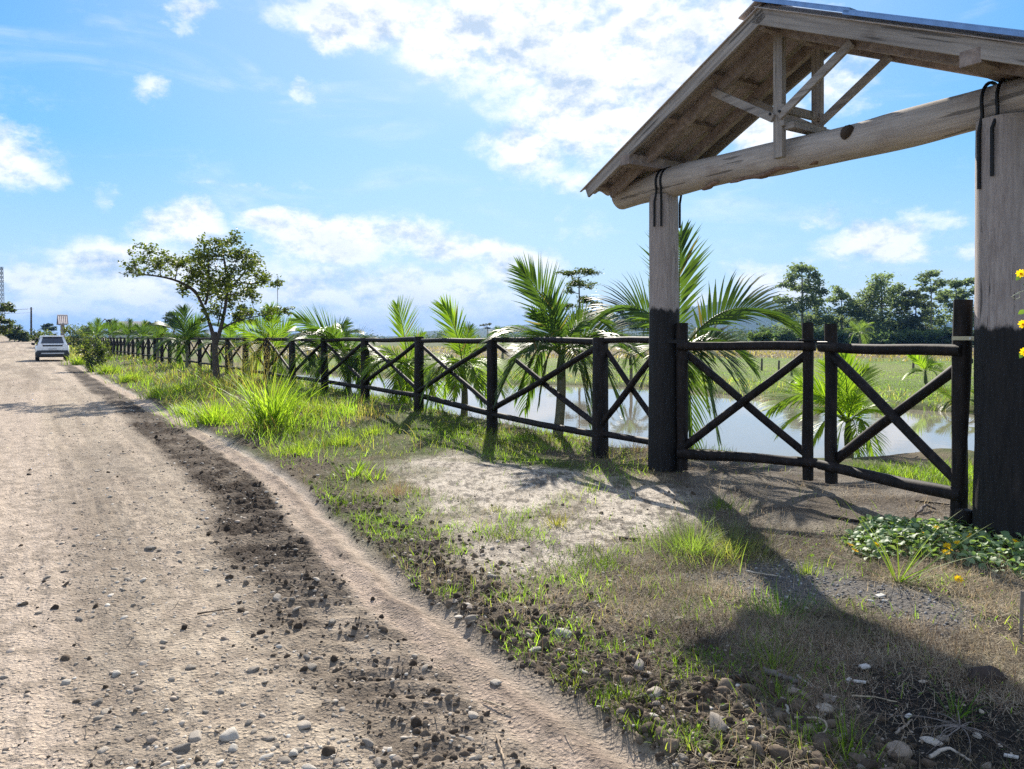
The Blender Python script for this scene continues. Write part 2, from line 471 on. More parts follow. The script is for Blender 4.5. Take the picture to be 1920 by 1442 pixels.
def m_post(name, stain):
    k = Nt(name)
    st = k.scale((1, 1, .10)); grain = k.noise(46, 8, .72, st); wide = k.noise(7, 4, .6, k.scale((1, 1, .12)))
    crack = k.map(k.noise(24, 5, .6, k.scale((1, 1, .045))), .62, .66)
    base = k.mix(k.map(grain, .3, .7), (.215, .175, .16), (.41, .355, .325))
    base = k.mix(k.map(wide, .35, .75, 0, .7), base, (.285, .245, .225))
    base = k.mix(k.math('MULTIPLY', crack, .85), base, (.035, .028, .024))
    sx = k.n('ShaderNodeSeparateXYZ'); k.l(k.tc, sx.inputs[0])
    edge = k.math('ADD', sx.outputs[2], k.math('MULTIPLY', k.math('SUBTRACT', k.noise(11, 5, .6, k.scale((1, 1, .25))), .5), .22))
    f = k.map(edge, stain - .025, stain + .025, 1, 0)
    blk = k.mix(k.map(grain, .3, .7), (.003, .0032, .0045), (.018, .016, .016))
    blk = k.mix(k.map(k.noise(5, 5, .7, k.scale((1, 1, .2))), .58, .75, 0, .5), blk, (.045, .036, .031))
    col = k.mix(f, base, blk)
    h = k.math('SUBTRACT', grain, k.math('MULTIPLY', crack, 1.2))
    return k.done(col, k.map(f, 0, 1, .85, .7), k.bump(h, .6, .008), .3)
def m_wood(name, dark, light, axis=(1, 1, 1), scale=20, rough=.85, spec=.25):
    k = Nt(name); v = k.scale(axis)
    g = k.noise(scale, 6, .65, v); b = k.noise(3.0, 4, .6)
    c = k.mix(k.map(g, .3, .7), dark, light)
    c = k.mix(k.map(b, .4, .75, 0, .55), c, tuple(.6 * x for x in dark))
    return k.done(c, rough, k.bump(g, .5, .005), spec)
def m_plain(name, col, rough=.6, spec=.4, metal=0.0, var=.15, nscale=12):
    k = Nt(name); f = k.noise(nscale, 4, .6)
    return k.done(k.mul((*col,), k.map(f, .3, .7, 1 - var, 1 + var, 'LINEAR')), rough, None, spec, metal)
def m_water():
    k = Nt('pond_water')
    r1 = k.noise(5.5, 4, .5, k.scale((1, .6, 1))); r2 = k.noise(1.2, 3, .5)
    h = k.math('ADD', k.math('MULTIPLY', r1, .5), r2)
    k.done((.20, .175, .14), .03, k.bump(h, .14, .010), .5)
    k.b.inputs['IOR'].default_value = 1.36
    return k.m

MAT = dict(
    soil=m_ground(), leaf=m_leaf('grass_leaf', .58, .5, .25, 1.35), palm=m_leaf('palm_leaf', .55, .46, .35, 1.28), tree=m_leaf('tree_leaf', .45, .45, .3, 1.2),
    farleaf=m_leaf('far_leaf', .55, .6, .15, 1.1, (1.3, 1.4, .8)), broad=m_leaf('broad_leaf', .35, .58, .45), petal=m_leaf('petal', .5, .5, .2, 1.0),
    dry=m_leaf('dry_leaf', .35, .7, .15, 1.0, (1.15, 1.05, .85)),
    stone=m_attr('river_stone', .8, .15, 30, .6, .006, .55, 1.35), clod=m_attr('soil_clod', .95, .1, 40, .8, .008),
    bark=m_attr('bark', .9, .2, 14, .7, .015), stick=m_attr('dry_stick', .85, .2, 40, .5, .003),
    post_far=m_post('stained_post', 1.72), post_near=m_post('stained_post_low', 1.50),
    rafter=m_wood('old_timber', (.21, .165, .145), (.36, .295, .26), (2, 2, 2), 8),
    fence=m_wood('creosoted_wood', (.006, .0055, .006), (.028, .021, .019), (1, 1, .3), 18, .7, .2),
    iron=m_plain('black_iron', (.012, .012, .013), .5, .5, .6), bolt=m_plain('zinc_bolt', (.55, .55, .53), .35, .5, .9),
    brass=m_plain('pale_metal', (.42, .38, .26), .4, .5, .6), flash=m_plain('blue_flashing', (.16, .28, .50), .4, .5, .5),
    water=m_water())
def m_grain(name, dark, light, d, scale=26, stretch=.06, stain=(.10, .08, .07)):
    k = Nt(name); d = Vector(d).normalized(); p = Vector((-d.y, d.x, 0)).normalized() if abs(d.z) < .95 else Vector((1, 0, 0)); q = d.cross(p)
    cb = k.n('ShaderNodeCombineXYZ')
    for i, (ax, f) in enumerate(((d, stretch), (p, 1.0), (q, 1.0))):
        x = k.n('ShaderNodeVectorMath', operation='DOT_PRODUCT'); k.l(k.tc, x.inputs[0]); x.inputs[1].default_value = tuple(ax * f); k.l(x.outputs['Value'], cb.inputs[i])
    v = cb.outputs[0]
    g = k.noise(scale, 7, .65, v); w = k.noise(5, 4, .6, v); b = k.noise(2.2, 5, .6); cr = k.map(k.noise(scale * .6, 3, .5, v), .62, .67)
    c = k.mix(k.map(g, .3, .7), dark, light); c = k.mix(k.map(w, .4, .75, 0, .5), c, tuple(x * .72 for x in light))
    c = k.mix(k.map(b, .52, .75, 0, .6), c, stain); c = k.mix(k.math('MULTIPLY', cr, .7), c, tuple(x * .25 for x in dark))
    return k.done(c, .85, k.bump(k.math('SUBTRACT', g, k.math('MULTIPLY', cr, .8)), .45, .005), .25)
SLOPE = 1.15 / 2.43
MAT['beam'] = m_grain('weathered_log', (.33, .285, .255), (.50, .445, .40), U3, 32, .07, (.22, .165, .14))
MAT['board'] = m_grain('weathered_board', (.21, .185, .168), (.38, .34, .305), Vector(U3), 30, .06)
MAT['board_left'] = m_grain('weathered_board_left', (.21, .185, .168), (.38, .34, .305), -Vector(U3) - Vector((0, 0, SLOPE)), 30, .05)
MAT['board_right'] = m_grain('weathered_board_right', (.21, .185, .168), (.38, .34, .305), Vector(U3) - Vector((0, 0, SLOPE)), 30, .05)
MAT['board_up'] = m_grain('weathered_stud', (.21, .185, .168), (.38, .34, .305), (0, 0, 1), 30, .06)
def m_roof():
    k = Nt('fibre_cement_sheet'); g = k.noise(6, 6, .65); b = k.noise(1.3, 4, .6)
    c = k.mix(k.map(g, .3, .7), (.37, .315, .295), (.54, .475, .445)); c = k.mix(k.map(b, .4, .7, 0, .6), c, (.28, .225, .205))
    return k.done(c, .9, k.bump(g, .3, .004), .2)
MAT['roof'] = m_roof()
def m_hill():
    k = Nt('wooded_hill'); g = k.noise(.012, 6, .65)
    return k.done(k.mix(k.map(g, .35, .65), (.015, .035, .02), (.04, .065, .03)), .9, None, .05)
MAT['hill'] = m_hill()

# ------------------------------------------------------------------ ground and road: one sheet, finest near the gate
def build_ground():
    va = np.linspace(R(-41), R(41), 1000); oa = np.linspace(R(41), R(319), 84)[1:-1]
    A = np.concatenate([va, oa]); na = len(A)
    r = [1.1]
    while r[-1] < 15: r.append(r[-1] * 1.0062)
    while r[-1] < 90: r.append(r[-1] * 1.0155)
    while r[-1] < 7000: r.append(r[-1] * 1.065)
    Rr = np.array(r); nr = len(Rr)
    X = np.outer(Rr, np.sin(A)).ravel(); Y = np.outer(Rr, np.cos(A)).ravel()
    X = np.append(X, 0.0); Y = np.append(Y, 0.0)
    Z, m = terrain(X, Y)
    s, w, e, rad = m['s'], m['w'], m['e'], m['r']
    # soil colours: what the ground is made of
    n1, n2, n3 = fbm(X * .7, Y * .7, 4, 81), fbm(X * 4, Y * 4, 4, 82), fbm(X * .05, Y * .05, 4, 83)
    def c(*a): return np.array(a)
    def mixc(col, f, to): f = np.clip(f, 0, 1)[:, None]; return col * (1 - f) + to * f
    turf = mixc(np.tile(c(.125, .10, .068), (len(X), 1)), sst(.4, .65, n1), c(.075, .095, .03))
    turf = mixc(turf, sst(.5, .8, n2) * .5, c(.20, .165, .10))
    past = mixc(np.tile(c(.125, .175, .045), (len(X), 1)), sst(.35, .7, n3), c(.17, .20, .065))
    past = mixc(past, sst(.58, .75, fbm(X * .22, Y * .22, 4, 84)) * .5, c(.20, .17, .09))
    col = mixc(turf, sst(-4, -9, w) * sst(14, 18, rad), past)
    # ploughed strip and scrub land beyond the pasture
    plow = sst(60, 68, Y + 3 * (fbm(X * .1, Y * 0, 2, 85) - .5)) * sst(-9, -14, w)
    col = mixc(col, plow * .95, c(.13, .095, .062))
    col = mixc(col, plow * sst(.5, .6, fbm(X * .02, Y * .35, 3, 86)) * .6, c(.21, .18, .11))
    col = mixc(col, sst(120, 135, Y) * sst(-9, -14, w), c(.07, .085, .035))
    # road
    rc = mixc(np.tile(c(.42, .35, .27), (len(X), 1)), sst(.4, .7, fbm(s * .25, w * 2.2, 4, 87)), c(.34, .285, .225))
    rc = mixc(rc, sst(.5, .72, fbm(X * 6, Y * 6, 3, 88)) * .45, c(.24, .19, .15))
    rc = mixc(rc, sst(.55, .75, fbm(s * .12, w * 1.3, 3, 89)) * .5, c(.45, .365, .295))
    rc = mixc(rc, sst(e + .42, e + .30, w) * .6, c(.43, .33, .26))
    rc = mixc(rc, m['dark2'] * (1 - m['smooth']), c(.19, .15, .115))
    rc = mixc(rc, sst(.52, .66, fbm(s * .22, w * 8, 4, 98)) * .45, c(.235, .19, .145))
    rc = mixc(rc, sst(.55, .70, fbm(s * .18 + 9, w * 5, 4, 99)) * .5, c(.50, .41, .32))
    rc = mixc(rc, m['smooth'] * .7, c(.50, .41, .33))
    rc = mixc(rc, sst(.50, .62, fbm(x__ := X * 13, Y * 13, 3, 95)) * .55 * sst(22, 8, rad), c(.20, .165, .13))
    rc = mixc(rc, np.clip(m['dark'] * 1.15, 0, .97), c(.045, .033, .025))
    rc = mixc(rc, sst(e + .18, e + .02, w) * .7 * (.4 + .6 * sst(-1, 4, s)), c(.40, .37, .33))
    gro = sst(.07, .0, np.abs(w - (e + .20 + .05 * (fbm(s * .8, s * 0 + 1, 2, 69) - .5)))) * sst(.45, .6, fbm(x_ := X * 5, Y * 5, 2, 90))
    rc = mixc(rc, gro * .6 * sst(16, 8, rad), c(.13, .10, .08))
    # verge
    col = mixc(col, m['lb'], c(.15, .13, .06))
    col = mixc(col, m['band'] * .9 * sst(.3, .6, fbm(X * 5, Y * 5, 3, 91) + .1), c(.095, .075, .056))
    sandc = mixc(np.tile(c(.54, .475, .39), (len(X), 1)), sst(.45, .75, fbm(X * 5, Y * 5, 5, 92)) * .45, c(.33, .28, .22))
    sandc = mixc(sandc, sst(.58, .64, fbm(X * 16, Y * 9, 4, 93)) * .8, c(.10, .085, .07))
    sandc = mixc(sandc, sst(.60, .66, fbm(X * 24, Y * 18, 3, 96)) * .7, c(.14, .12, .10))
    sandc = mixc(sandc, sst(.54, .68, fbm(X * 1.2, Y * 1.2, 4, 97)) * .30, c(.25, .215, .18))
    f = np.clip(m['sand'], 0, 1)[:, None]; col = col * (1 - f) + sandc * f
    gatec = mixc(np.tile(c(.19, .165, .135), (len(X), 1)), sst(.42, .7, fbm(X * 3, Y * 3, 4, 94)), c(.11, .09, .07))
    f = np.clip(m['gate'], 0, 1)[:, None]; col = col * (1 - f) + gatec * f
    fore = sst(7.2, 5.6, rad) * sst(e - .1, e - .7, w) * (1 - m['sand'])
    col = mixc(col, fore * .75, c(.185, .158, .118))
    col = mixc(col, fore * sst(.50, .64, fbm(X * 2.6, Y * 2.6, 4, 71)) * .7, c(.065, .052, .042))
    col = mixc(col, fore * sst(.56, .70, fbm(X * 3.4 + 5, Y * 3.4, 4, 73)) * .6, c(.30, .265, .205))
    col = mixc(col, m['grav'] * .9, c(.16, .15, .14))
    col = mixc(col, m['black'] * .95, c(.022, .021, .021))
    # mud of the pond's banks
    col = mixc(col, sst(1.0, .2, m['pd']) * .8, c(.11, .085, .06))
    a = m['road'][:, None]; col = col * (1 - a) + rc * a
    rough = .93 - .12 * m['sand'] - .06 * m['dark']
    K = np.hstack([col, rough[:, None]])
    V = np.stack([X, Y, Z], 1)
    i = np.arange(nr - 1)[:, None] * na; j = np.arange(na)[None, :]; j2 = (j + 1) % na
    Q = np.stack([i + j, i + na + j, i + na + j2, i + j2], -1).reshape(-1, 4)[:, ::-1]
    cen = len(X) - 1
    T = np.stack([np.full(na, cen), np.arange(na), (np.arange(na) + 1) % na], 1)[:, ::-1]
    isr = m['road'][Q].mean(1) > .5; isrt = m['road'][T].mean(1) > .5
    for name, q, t in (('road', Q[isr], T[isrt]), ('ground', Q[~isr], T[~isrt])):
        used = np.unique(np.concatenate([q.ravel(), t.ravel()]))
        mp = np.full(len(V), -1); mp[used] = np.arange(len(used))
        o = mk(name, V[used], [mp[q], mp[t]], MAT['soil'], None, K[used])
        tag(o, kind='structure')
        o['label'] = 'pale gravel road with dark damp tyre tracks' if name == 'road' else 'grassy and sandy ground of verge and fields'
build_ground()

def build_water():
    xs = np.array(POND); c = xs.mean(0)
    P = c + (xs - c) * 1.10
    P = np.vstack([P])
    V = np.hstack([P, np.full((len(P), 1), WATER)])
    bm = bmesh.new()
    f = bm.faces.new([bm.verts.new(v) for v in V]); f.normal_update()
    if f.normal.z < 0: f.normal_flip()
    bmesh.ops.triangulate(bm, faces=bm.faces)
    me = bpy.data.meshes.new('pond'); bm.to_mesh(me); bm.free(); me.materials.append(MAT['water'])
    o = bpy.data.objects.new('pond', me); C.objects.link(o)
    tag(o, 'still brown pond reflecting the sky behind the fence', None, None, 'structure')
build_water()

# ------------------------------------------------------------------ roofed gateway
def build_portal(base, u, n, label, full=True):
    base = np.array(base, float); u, n = np.array(u, float), np.array(n, float)
    th = thing('roofed_gateway', label, 'gateway', tuple(base))
    Z = np.array([0, 0, 1.0])
    def L(t, o, z): return base + t * u + o * n + z * Z
    W, half, ov = 3.4, 2.43, 0.56
    mid = W / 2
    apex, eave = 4.29, 3.14
    sl = (apex - eave) / half
    def top(t): return apex - abs(t - mid) * sl
    dn = np.array([0, 0, 1.0])
    for t, r0, r1, mt in ((0, .172, .152, 'post_far'), (W, .212, .185, 'post_near')):
        zz = np.linspace(-.4, 2.95, 26)
        b = MB(); b.tube([L(t + .006 * math.sin(z * 2.1), .006 * math.cos(z * 1.7), z) for z in zz], np.interp(zz, [-.4, 2.95], [r0, r1]), 40, lump=.07, seed=int(t) + 3)
        b.build('post', MAT[mt], th)
    # log beam
    tt = np.linspace(-.70, W + .65, 44)
    b = MB()
    b.tube([L(t, .01 * math.sin(t * 1.3), 3.065 + .018 * math.sin(t * 1.9 + .5)) for t in tt], .150 - .006 * tt / W + .006 * np.sin(tt * 5.1), 36, lump=.09, seed=11)
    beam = b.build('beam', MAT['beam'], th)
    if full:
        k = MB()
        for t, o, z, r in ((2.28, .150, 3.10, .045),):
            k.tube([L(t - .03, o - .03, z), L(t, o + .006, z + .005), L(t + .01, o + .02, z + .004)], [r * 1.3, r, r * .35], 14, (.06, .045, .035), .5, 5)
        k.build('knot', MAT['bark'], beam)
        bk = MB()
        for t0, t1, z in ((1.0, 1.75, 2.925), (1.85, 2.0, 2.93), (.62, .86, 2.925)):
            q = np.linspace(t0, t1, 12)
            bk.tube([L(t, .085 + .02 * math.sin(t * 9), z + .012 * math.sin(t * 17)) for t in q], .012 + .016 * np.sin(np.linspace(0, np.pi, 12)), 8, (.20, .13, .095), .8, 7)
        bk.build('bark_strip', MAT['bark'], beam)
        # iron straps over the beam and down both faces of each post
        for t, r, zb in ((.03, .156, 2.60), (.10, .156, 2.60), (W - .10, .189, 2.46), (W, .189, 2.53)):
            t_ = t if t < 1 else t - W; r = math.sqrt(r * r - t_ * t_) + .004
            p = [L(t, r + .012, zb), L(t, r + .012, 2.86), L(t + .01, .15, 2.97)]
            p += [L(t + .012, .164 * math.cos(a), 3.068 + .164 * math.sin(a)) for a in np.linspace(-.35, math.pi + .35, 16)]
            p += [L(t + .01, -.15, 2.97), L(t, -r - .012, 2.86), L(t, -r - .012, zb)]
            MB().tube(p, .0125, 8).build('strap', MAT['iron'], th)
    # wall plates resting on the beam over the posts
    for t in (-.02, W + .02):
        b = MB(); b.box(L(t, -.54, 3.275), L(t, .54, 3.275), u * .07, Z * .055); b.build('wall_plate', MAT['rafter'], th, False, .006)
    # rafters, barge boards, purlins, sheets
    for sgn in (-1, 1):
        du = np.array(u) * sgn * half - Z * (apex - eave); ln = np.linalg.norm(du); du /= ln
        nr = np.array(u) * sgn * (apex - eave) / ln + Z * half / ln      # out of the roof
        def S(d, o, h): return L(mid, o, apex) + du * d + nr * h          # d down the slope
        for o in (-.26, .26):
            b = MB(); b.box(S(.02, o, -.165), S(ln - .10, o, -.165), n * .03, nr * .055); b.build('rafter', MAT['rafter'], th, False, .005)
        for o in (-.525, .525):
            b = MB(); b.box(S(.0, o, -.112), S(ln - .015, o, -.112), n * .014, nr * .072); b.build('barge_board', MAT['board_left' if sgn < 0 else 'board_right'], th, False, .004)
        for q, d in enumerate((.12, .78, 1.42, 2.02, ln - .09)):
            b = MB(); b.box(S(d, -.505, -.078), S(d, .505, -.078), du * .034, nr * .028); b.build('purlin', MAT['rafter'], th, False, .004)
        # corrugated sheet
        no, nd = 90, 14
        oo = np.linspace(-ov, ov, no); dd = np.linspace(-.01, ln + .06, nd)
        g = np.array([[S(d, o, -.034 + .024 * math.sin(o / ov * math.pi * 5.5) - .01 * (d / ln) ** 3) for o in oo] for d in dd]).reshape(-1, 3)
        g2 = g + nr * .009
        i = np.arange(nd - 1)[:, None] * no; j = np.arange(no - 1)[None, :]
        q = np.stack([i + j, i + j + 1, i + no + j + 1, i + no + j], -1).reshape(-1, 4)
        N = len(g)
        per = np.concatenate([np.arange(no), np.arange(1, nd) * no + no - 1, (nd - 1) * no + np.arange(no - 2, -1, -1), np.arange(nd - 2, 0, -1) * no])
        side = np.stack([per, np.roll(per, -1), np.roll(per, -1) + N, per + N], 1)
        mk('roof_sheet', np.vstack([g, g2]), [q[:, ::-1], q + N, side], MAT['roof'], th)
        if full and sgn > 0:
            for (d0, d1, lift) in ((-.01, .98, .018), (.93, ln + .03, .004)):
                b = MB()
                b.box(S(d0, .545, lift), S(d1, .545, lift), n * .06, nr * .004)
                b.box(S(d0, .600, lift - .018), S(d1, .600, lift - .018), n * .003, nr * .016)
                b.build('roof_flashing', MAT['flash'], th, False)
    b = MB(); b.box(L(mid, -.5, apex - .165), L(mid, .5, apex - .165), u * .03, Z * .07); b.build('ridge_beam', MAT['rafter'], th, False, .004)
    rc = MB()
    for sgn in (-1, 1):
        a = L(mid, 0, apex + .012); bq = a + u * sgn * .2 - Z * .2 * sl
        rc.box((a + bq) / 2 - n * ov, (a + bq) / 2 + n * ov, (bq - a) / 2, Z * .006)
    rc.build('ridge_cap', MAT['roof'], th, False)
    if full:
        # king posts in front of and behind the beam, struts, ties
        for o in (.265, -.265):
            b = MB(); b.box(L(mid, o, 2.985 if o > 0 else 3.05), L(mid, o, 4.16), u * .046, n * .030); b.build('king_post', MAT['board_up'], th, False, .004)
            for sg in (-1, 1):
                p0, p1 = L(mid + sg * .03, o + .045, 3.33), L(mid + sg * .72, o + .045, top(mid + .72) - .20)
                d = p1 - p0; d /= np.linalg.norm(d); up = np.cross(n, d)
                b = MB(); b.box(p0, p1, up * .036, n * .015); b.build('strut', MAT['board'], th, False, .003)
                MB().tube([L(mid + sg * .05, o + .058, 3.37), L(mid + sg * .05, o + .072, 3.37)], .012, 8).build('bolt', MAT['iron'], th)
        for z in (3.40, 3.285):
            b = MB(); b.box(L(mid + .05, -.30, z), L(mid + .05, .30, z), u * .02, Z * .036); b.build('tie', MAT['board'], th, False, .003)
        b = MB(); b.box(L(mid + .10, -.36, 3.245), L(mid + .10, .27, 3.245), u * .05, Z * .028); b.build('tie', MAT['board'], th, False, .003)
    return th
build_portal((G0[0], G0[1], 0.0), U3, N3, 'large roofed gateway of two black-stained log posts and a log beam over the gate')

# ------------------------------------------------------------------ the two gate leaves
def pole(pts, r, name, parent, mat='fence', lump=.30, seed=1, n=14, r1=None):
    pts = np.asarray(pts, float)
    if len(pts) == 2: pts = lerp(pts[0], pts[1], 9)
    d = np.linalg.norm(pts[-1] - pts[0])
    w = np.zeros_like(pts); t = np.linspace(0, 1, len(pts))
    w[:, 2] = np.sin(t * 5 + seed) * .005 * d * np.sin(t * np.pi)
    rr = np.linspace(r, r1 or r, len(pts))
    return MB().tube(pts + w, rr, n, lump=lump, seed=seed).build(name, MAT[mat], parent)
def gate_leaf(hinge, meet, label, hz, mz, rails, seed, latch):
    H, M_ = np.array([*hinge, 0.0]), np.array([*meet, 0.0])
    d = M_ - H; d /= np.linalg.norm(d)
    f = np.array([-d[1], d[0], 0]); f = f if f @ N3 > 0 else -f     # face towards the road
    th = thing('gate_leaf', label, 'gate', (H[0], H[1], 0), 'leaves of the wooden field gate')
    Z = np.array([0, 0, 1.0])
    (t0, t1), (b0, b1) = rails
    pole([H + Z * hz[0] + d * hz[2], H + Z * hz[1]], .056, 'hinge_stile', th, seed=seed, r1=.060, n=18)
    pole([M_ + Z * mz[0], M_ + Z * mz[1]], .052, 'meeting_stile', th, seed=seed + 1, r1=.050, n=18)
    o = f * .045
    pole([H + Z * t0 - d * .03 + o, M_ + Z * t1 + d * .08 + o], .046, 'top_rail', th, seed=seed + 2, r1=.042)
    pole([H + Z * b0 - d * .03 + o, M_ + Z * b1 + d * .09 + o], .050, 'bottom_rail', th, seed=seed + 3, r1=.045)
    pole([H + Z * (b0 + .05), M_ + Z * (t1 - .06)], .040, 'brace', th, seed=seed + 4)
    pole([H + Z * (t0 - .06) - f * .05, M_ + Z * (b1 + .05) - f * .05], .040, 'brace', th, seed=seed + 5)
    if latch:
        a = M_ + Z * (mz[1] - .17) + f * .06
        MB().tube([a - d * .07, a, a + d * .10], .011, 8).build('latch_bar', MAT['iron'], th)
    return th, H, M_, f, d
h0 = (1.80, 8.02); m0 = (2.87, 7.36)
th, H, M_, f, d = gate_leaf(h0, m0, 'left leaf of the dark pole gate, hinged on the far log post', (0.02, 1.575, 0), (.04, 1.565), ((1.33, 1.335), (.20, .215)), 21, True)
hs = MB(); hs.box(H + np.array([0, 0, 1.38]) + f * .07 - d * .26, H + np.array([0, 0, 1.38]) + f * .07 + d * .05, np.array([0, 0, .018]), f * .004)
hs.build('hinge', MAT['iron'], th, False)
h1 = (3.33, 5.60); m1 = (2.875, 6.84)
th, H, M_, f, d = gate_leaf(h1, m1, 'right leaf of the dark pole gate, hinged beside the near log post', (0.06, 1.70, .045), (.11, 1.545), ((1.325, 1.335), (.265, .265)), 31, True)
hs = MB(); hs.box(H + np.array([0, 0, 1.415]) + f * .07 - d * .20, H + np.array([0, 0, 1.415]) + f * .07 + d * .035, np.array([0, 0, .014]), f * .004)
hs.build('hinge', MAT['brass'], th, False)
MB().tube([H + np.array([0, 0, 1.415]) + f * .074 - d * .12, H + np.array([0, 0, 1.415]) + f * .082 - d * .12], .009, 8).build('bolt', MAT['bolt'], th)
# short stop post under the near hinge
st = thing('gate_stop_post', 'short dark stump standing under the right gate leaf, beside the near log post', 'post', (3.29, 5.60, 0))
b = MB(); b.tube([(3.285, 5.52, -.2), (3.285, 5.52, .10), (3.287, 5.52, .17)], [.062, .060, .056], 16, lump=.1, seed=4); b.build('stump', MAT['fence'], st)

# ------------------------------------------------------------------ fence of crossed poles
F0 = np.array([1.055, 9.10])
SP = 2.5
NP = 36
fen = thing('pole_fence', 'long dark pole fence with crossed braces running from the gateway along the road', 'fence', (F0[0], F0[1], 0))
def fp(i, z, o=0.0):
    p = F0 + FD * SP * i + ND * o
    return np.array([p[0], p[1], z])
tops = [1.43 + random.uniform(-.02, .025) for _ in range(NP)]
gr = []
for i in range(NP):
    g = gz(*(F0 + FD * SP * i)); gr.append(g)
    r = (.088 if i else .098) * random.uniform(.9, 1.08)
    n = 22 if i < 8 else 10
    lean = random.uniform(-.02, .02)
    b = MB(); b.tube([fp(i, g - .25), fp(i + lean * .3, g + .4), fp(i + lean, tops[i] - .012), fp(i + lean, tops[i])], [r * 1.04, r, r * .94, r * .86], n, lump=.16, seed=i)
    b.build('post', MAT['fence'], fen)
def bay(a, b_, i, ga, gb):
    jt, jb = random.uniform(-.025, .02), random.uniform(-.03, .03)
    n = 12 if i < 8 else 6
    ta, tb = 1.375 + jt, 1.375 + random.uniform(-.02, .02)
    ba, bb = ga + .26 + jb, gb + .26 + random.uniform(-.03, .03)
    Z = lambda p, z, o: np.array([p[0] + o * N3[0], p[1] + o * N3[1], z])
    pole([Z(a, ta, 0), Z(b_, tb, 0)], .044, 'top_rail', fen, seed=i * 4, n=n, r1=.038)
    pole([Z(a, ba, 0.0), Z((a + b_) / 2, (ba + bb) / 2 - random.uniform(0, .02), 0), Z(b_, bb, 0.0)], .043, 'bottom_rail', fen, seed=i * 4 + 1, n=n)
    pole([Z(a, ta - .06, .03), Z(b_, bb + .06, .03)], .036, 'brace', fen, seed=i * 4 + 2, n=n, r1=.04)
    pole([Z(a, ba + .06, -.04), Z(b_, tb - .06, -.04)], .036, 'brace', fen, seed=i * 4 + 3, n=n, r1=.032)
pp = [fp(i, 0) for i in range(NP)]
for i in range(NP - 1): bay(pp[i], pp[i + 1], i, gr[i], gr[i + 1])
bay(h3(G0), pp[0], 50, 0.0, gr[0])

# ------------------------------------------------------------------ leaves and blades
def blades(P, L, W, lean, curve, rg, K0, K1, nseg=3, head=None):
    """tapering grass blades: roots P, length L, half-width W, lean from upright, extra droop towards the tip"""
    n = len(P)
    L, W, lean, curve = (np.broadcast_to(np.asarray(a, float), (n,)) for a in (L, W, lean, curve))
    h = rg.uniform(0, 2 * np.pi, n) if head is None else head
    d = np.stack([np.cos(h), np.sin(h), np.zeros(n)], 1)
    face = h + np.pi / 2 + rg.normal(0, .5, n)
    sd = np.stack([np.cos(face), np.sin(face), np.zeros(n)], 1)
    p = P.copy(); rows = []
    prof = np.linspace(1, .0, nseg + 1) ** .6
    for k in range(nseg):
        rows += [p - sd * (W * prof[k])[:, None], p + sd * (W * prof[k])[:, None]]
        a = lean + curve * ((k + .5) / nseg)
        p = p + (d * np.sin(a)[:, None] + np.array([0, 0, 1.]) * np.cos(a)[:, None]) * (L / nseg)[:, None]
    rows.append(p)
    m = 2 * nseg + 1
    V = np.stack(rows, 1).reshape(-1, 3)
    b = np.arange(n) * m
    Q = [np.stack([b + 2 * k, b + 2 * k + 1, b + 2 * k + 3, b + 2 * k + 2], 1) for k in range(nseg - 1)]
    k = nseg - 1
    T = np.stack([b + 2 * k, b + 2 * k + 1, b + 2 * nseg], 1)
    t = rg.uniform(0, 1, n)[:, None]
    c = K0 * (1 - t) + K1 * t
    return V, (np.concatenate(Q) if Q else np.zeros((0, 4), int)), T, np.repeat(c, m, 0)
def leaf_cards(Cn, size, rg, asp=.42, K0=(.05, .07, .02), K1=(.1, .12, .03), updir=.35):
    """small folded leaves: centres Cn"""
    n = len(Cn)
    size = np.broadcast_to(np.asarray(size, float), (n,))
    a = rg.normal(size=(n, 3)); a /= np.linalg.norm(a, axis=1)[:, None]
    a[:, 2] = a[:, 2] * .7 - .1
    nn = rg.normal(size=(n, 3)); nn[:, 2] = np.abs(nn[:, 2]) + updir
    b = np.cross(nn, a); b /= np.linalg.norm(b, axis=1)[:, None] + 1e-9
    up = np.cross(a, b)
    l, w = size[:, None], (size * asp)[:, None]
    v = np.stack([Cn - a * l * .5, Cn - a * l * .08 + b * w * .5 + up * w * .15, Cn + a * l * .5, Cn - a * l * .08 - b * w * .5 + up * w * .15], 1).reshape(-1, 3)
    i = np.arange(n) * 4
    T = np.concatenate([np.stack([i, i + 1, i + 2], 1), np.stack([i, i + 2, i + 3], 1)])
    t = rg.uniform(0, 1, n)[:, None]
    c = np.asarray(K0) * (1 - t) + np.asarray(K1) * t
    return v, T, np.repeat(c, 4, 0)

